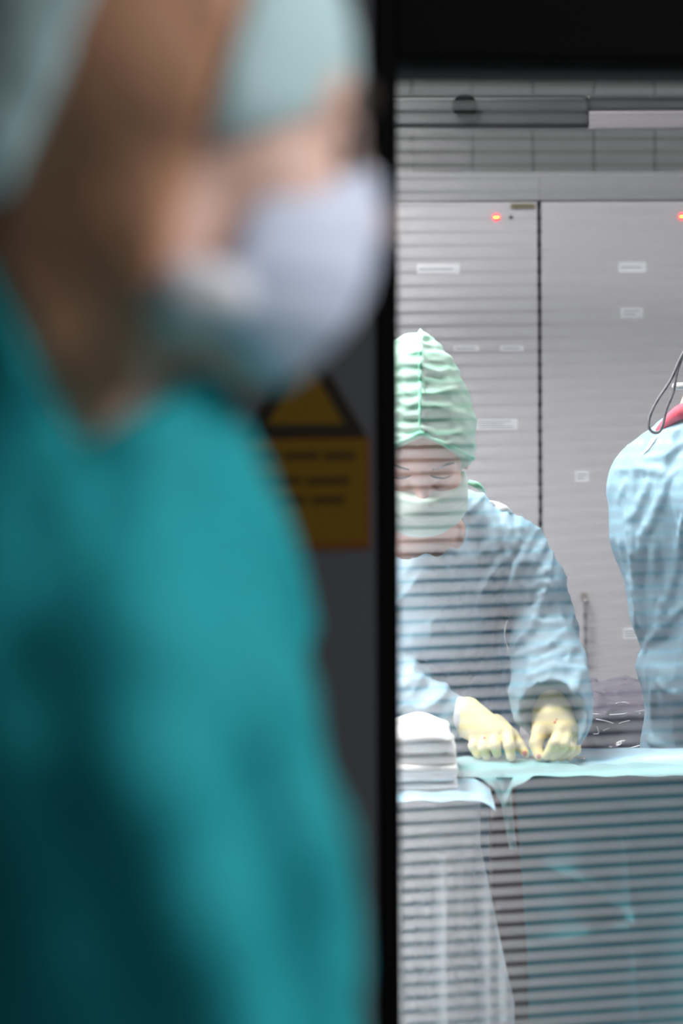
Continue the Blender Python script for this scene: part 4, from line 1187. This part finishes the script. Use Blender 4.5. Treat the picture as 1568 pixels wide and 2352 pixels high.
# brown hair falling past the ear to the nape
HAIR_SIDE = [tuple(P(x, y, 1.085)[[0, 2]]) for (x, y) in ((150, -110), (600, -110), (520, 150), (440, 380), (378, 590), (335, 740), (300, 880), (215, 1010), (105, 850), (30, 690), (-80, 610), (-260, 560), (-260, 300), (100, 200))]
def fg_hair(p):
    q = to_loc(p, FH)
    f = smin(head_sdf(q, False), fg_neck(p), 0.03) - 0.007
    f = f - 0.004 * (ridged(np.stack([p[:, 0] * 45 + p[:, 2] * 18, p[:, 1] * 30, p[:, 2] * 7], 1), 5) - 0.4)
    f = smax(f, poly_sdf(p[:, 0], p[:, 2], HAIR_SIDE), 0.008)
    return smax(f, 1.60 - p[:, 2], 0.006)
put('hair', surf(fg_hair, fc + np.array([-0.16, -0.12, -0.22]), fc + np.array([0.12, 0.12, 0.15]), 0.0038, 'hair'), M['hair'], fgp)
MASK_SIDE = [tuple(P(x, y, 1.09)[[0, 2]]) for (x, y) in ((868, 380), (760, 405), (600, 440), (545, 500), (520, 590), (440, 640), (380, 690), (400, 740), (480, 760), (540, 800), (590, 880), (650, 905), (715, 850), (790, 780), (842, 695), (868, 600), (880, 500))]
def fg_mask(p):
    q = to_loc(p, FH); lat = np.abs(q[:, 1]); z = q[:, 2]
    f = ell(q, (0.036, 0, -0.060), (0.086, 0.080, 0.074))
    f = smin(f, ell(q, (0.082, 0, -0.025), (0.038, 0.028, 0.040)), 0.04)
    for zc in (-0.045, -0.070, -0.092):
        t = z - zc - 0.16 * lat
        f = f - 0.002 * np.where(t > 0, np.exp(-t / 0.010), np.exp(t / 0.002))
    return smax(f, poly_sdf(p[:, 0], p[:, 2], MASK_SIDE), 0.012)
fm = put('mask', surf(fg_mask, fc + np.array([-0.12, -0.11, -0.20]), fc + np.array([0.17, 0.11, 0.06]), 0.0034, 'mask'), M['mask_blue'], fgp)
fw0, fw1, fw2 = P(385, 690, 1.085), P(440, 682, 1.078), P(510, 676, 1.075)
put('mask_flap', surf(lambda p: chain(p, [fw0, fw1, fw2], [0.011, 0.015, 0.013], 0.01) - 0.001 * (ridged(p * 60, 6) - 0.4), fw1 - 0.05, fw1 + 0.05, 0.003, 'flap'), M['mask_white'], fgp, fm)
for sgn in (-1, 1):
    e = to_world((0.082, sgn * 0.033, 0.000), FH)
    bm = bmesh.new(); bmesh.ops.create_uvsphere(bm, u_segments=16, v_segments=10, radius=0.0125)
    me = bpy.data.meshes.new('eye'); bm.to_mesh(me); bm.free()
    for v in me.vertices: v.co += V(e)
    put('eye', me, M['brow'], fgp)
    put('eyebrow', tube_mesh([to_world((0.095, sgn * 0.012, 0.020), FH), to_world((0.091, sgn * 0.030, 0.027), FH), to_world((0.076, sgn * 0.050, 0.022), FH)], [0.006, 0.0075, 0.003], 8), M['brow'], fgp)
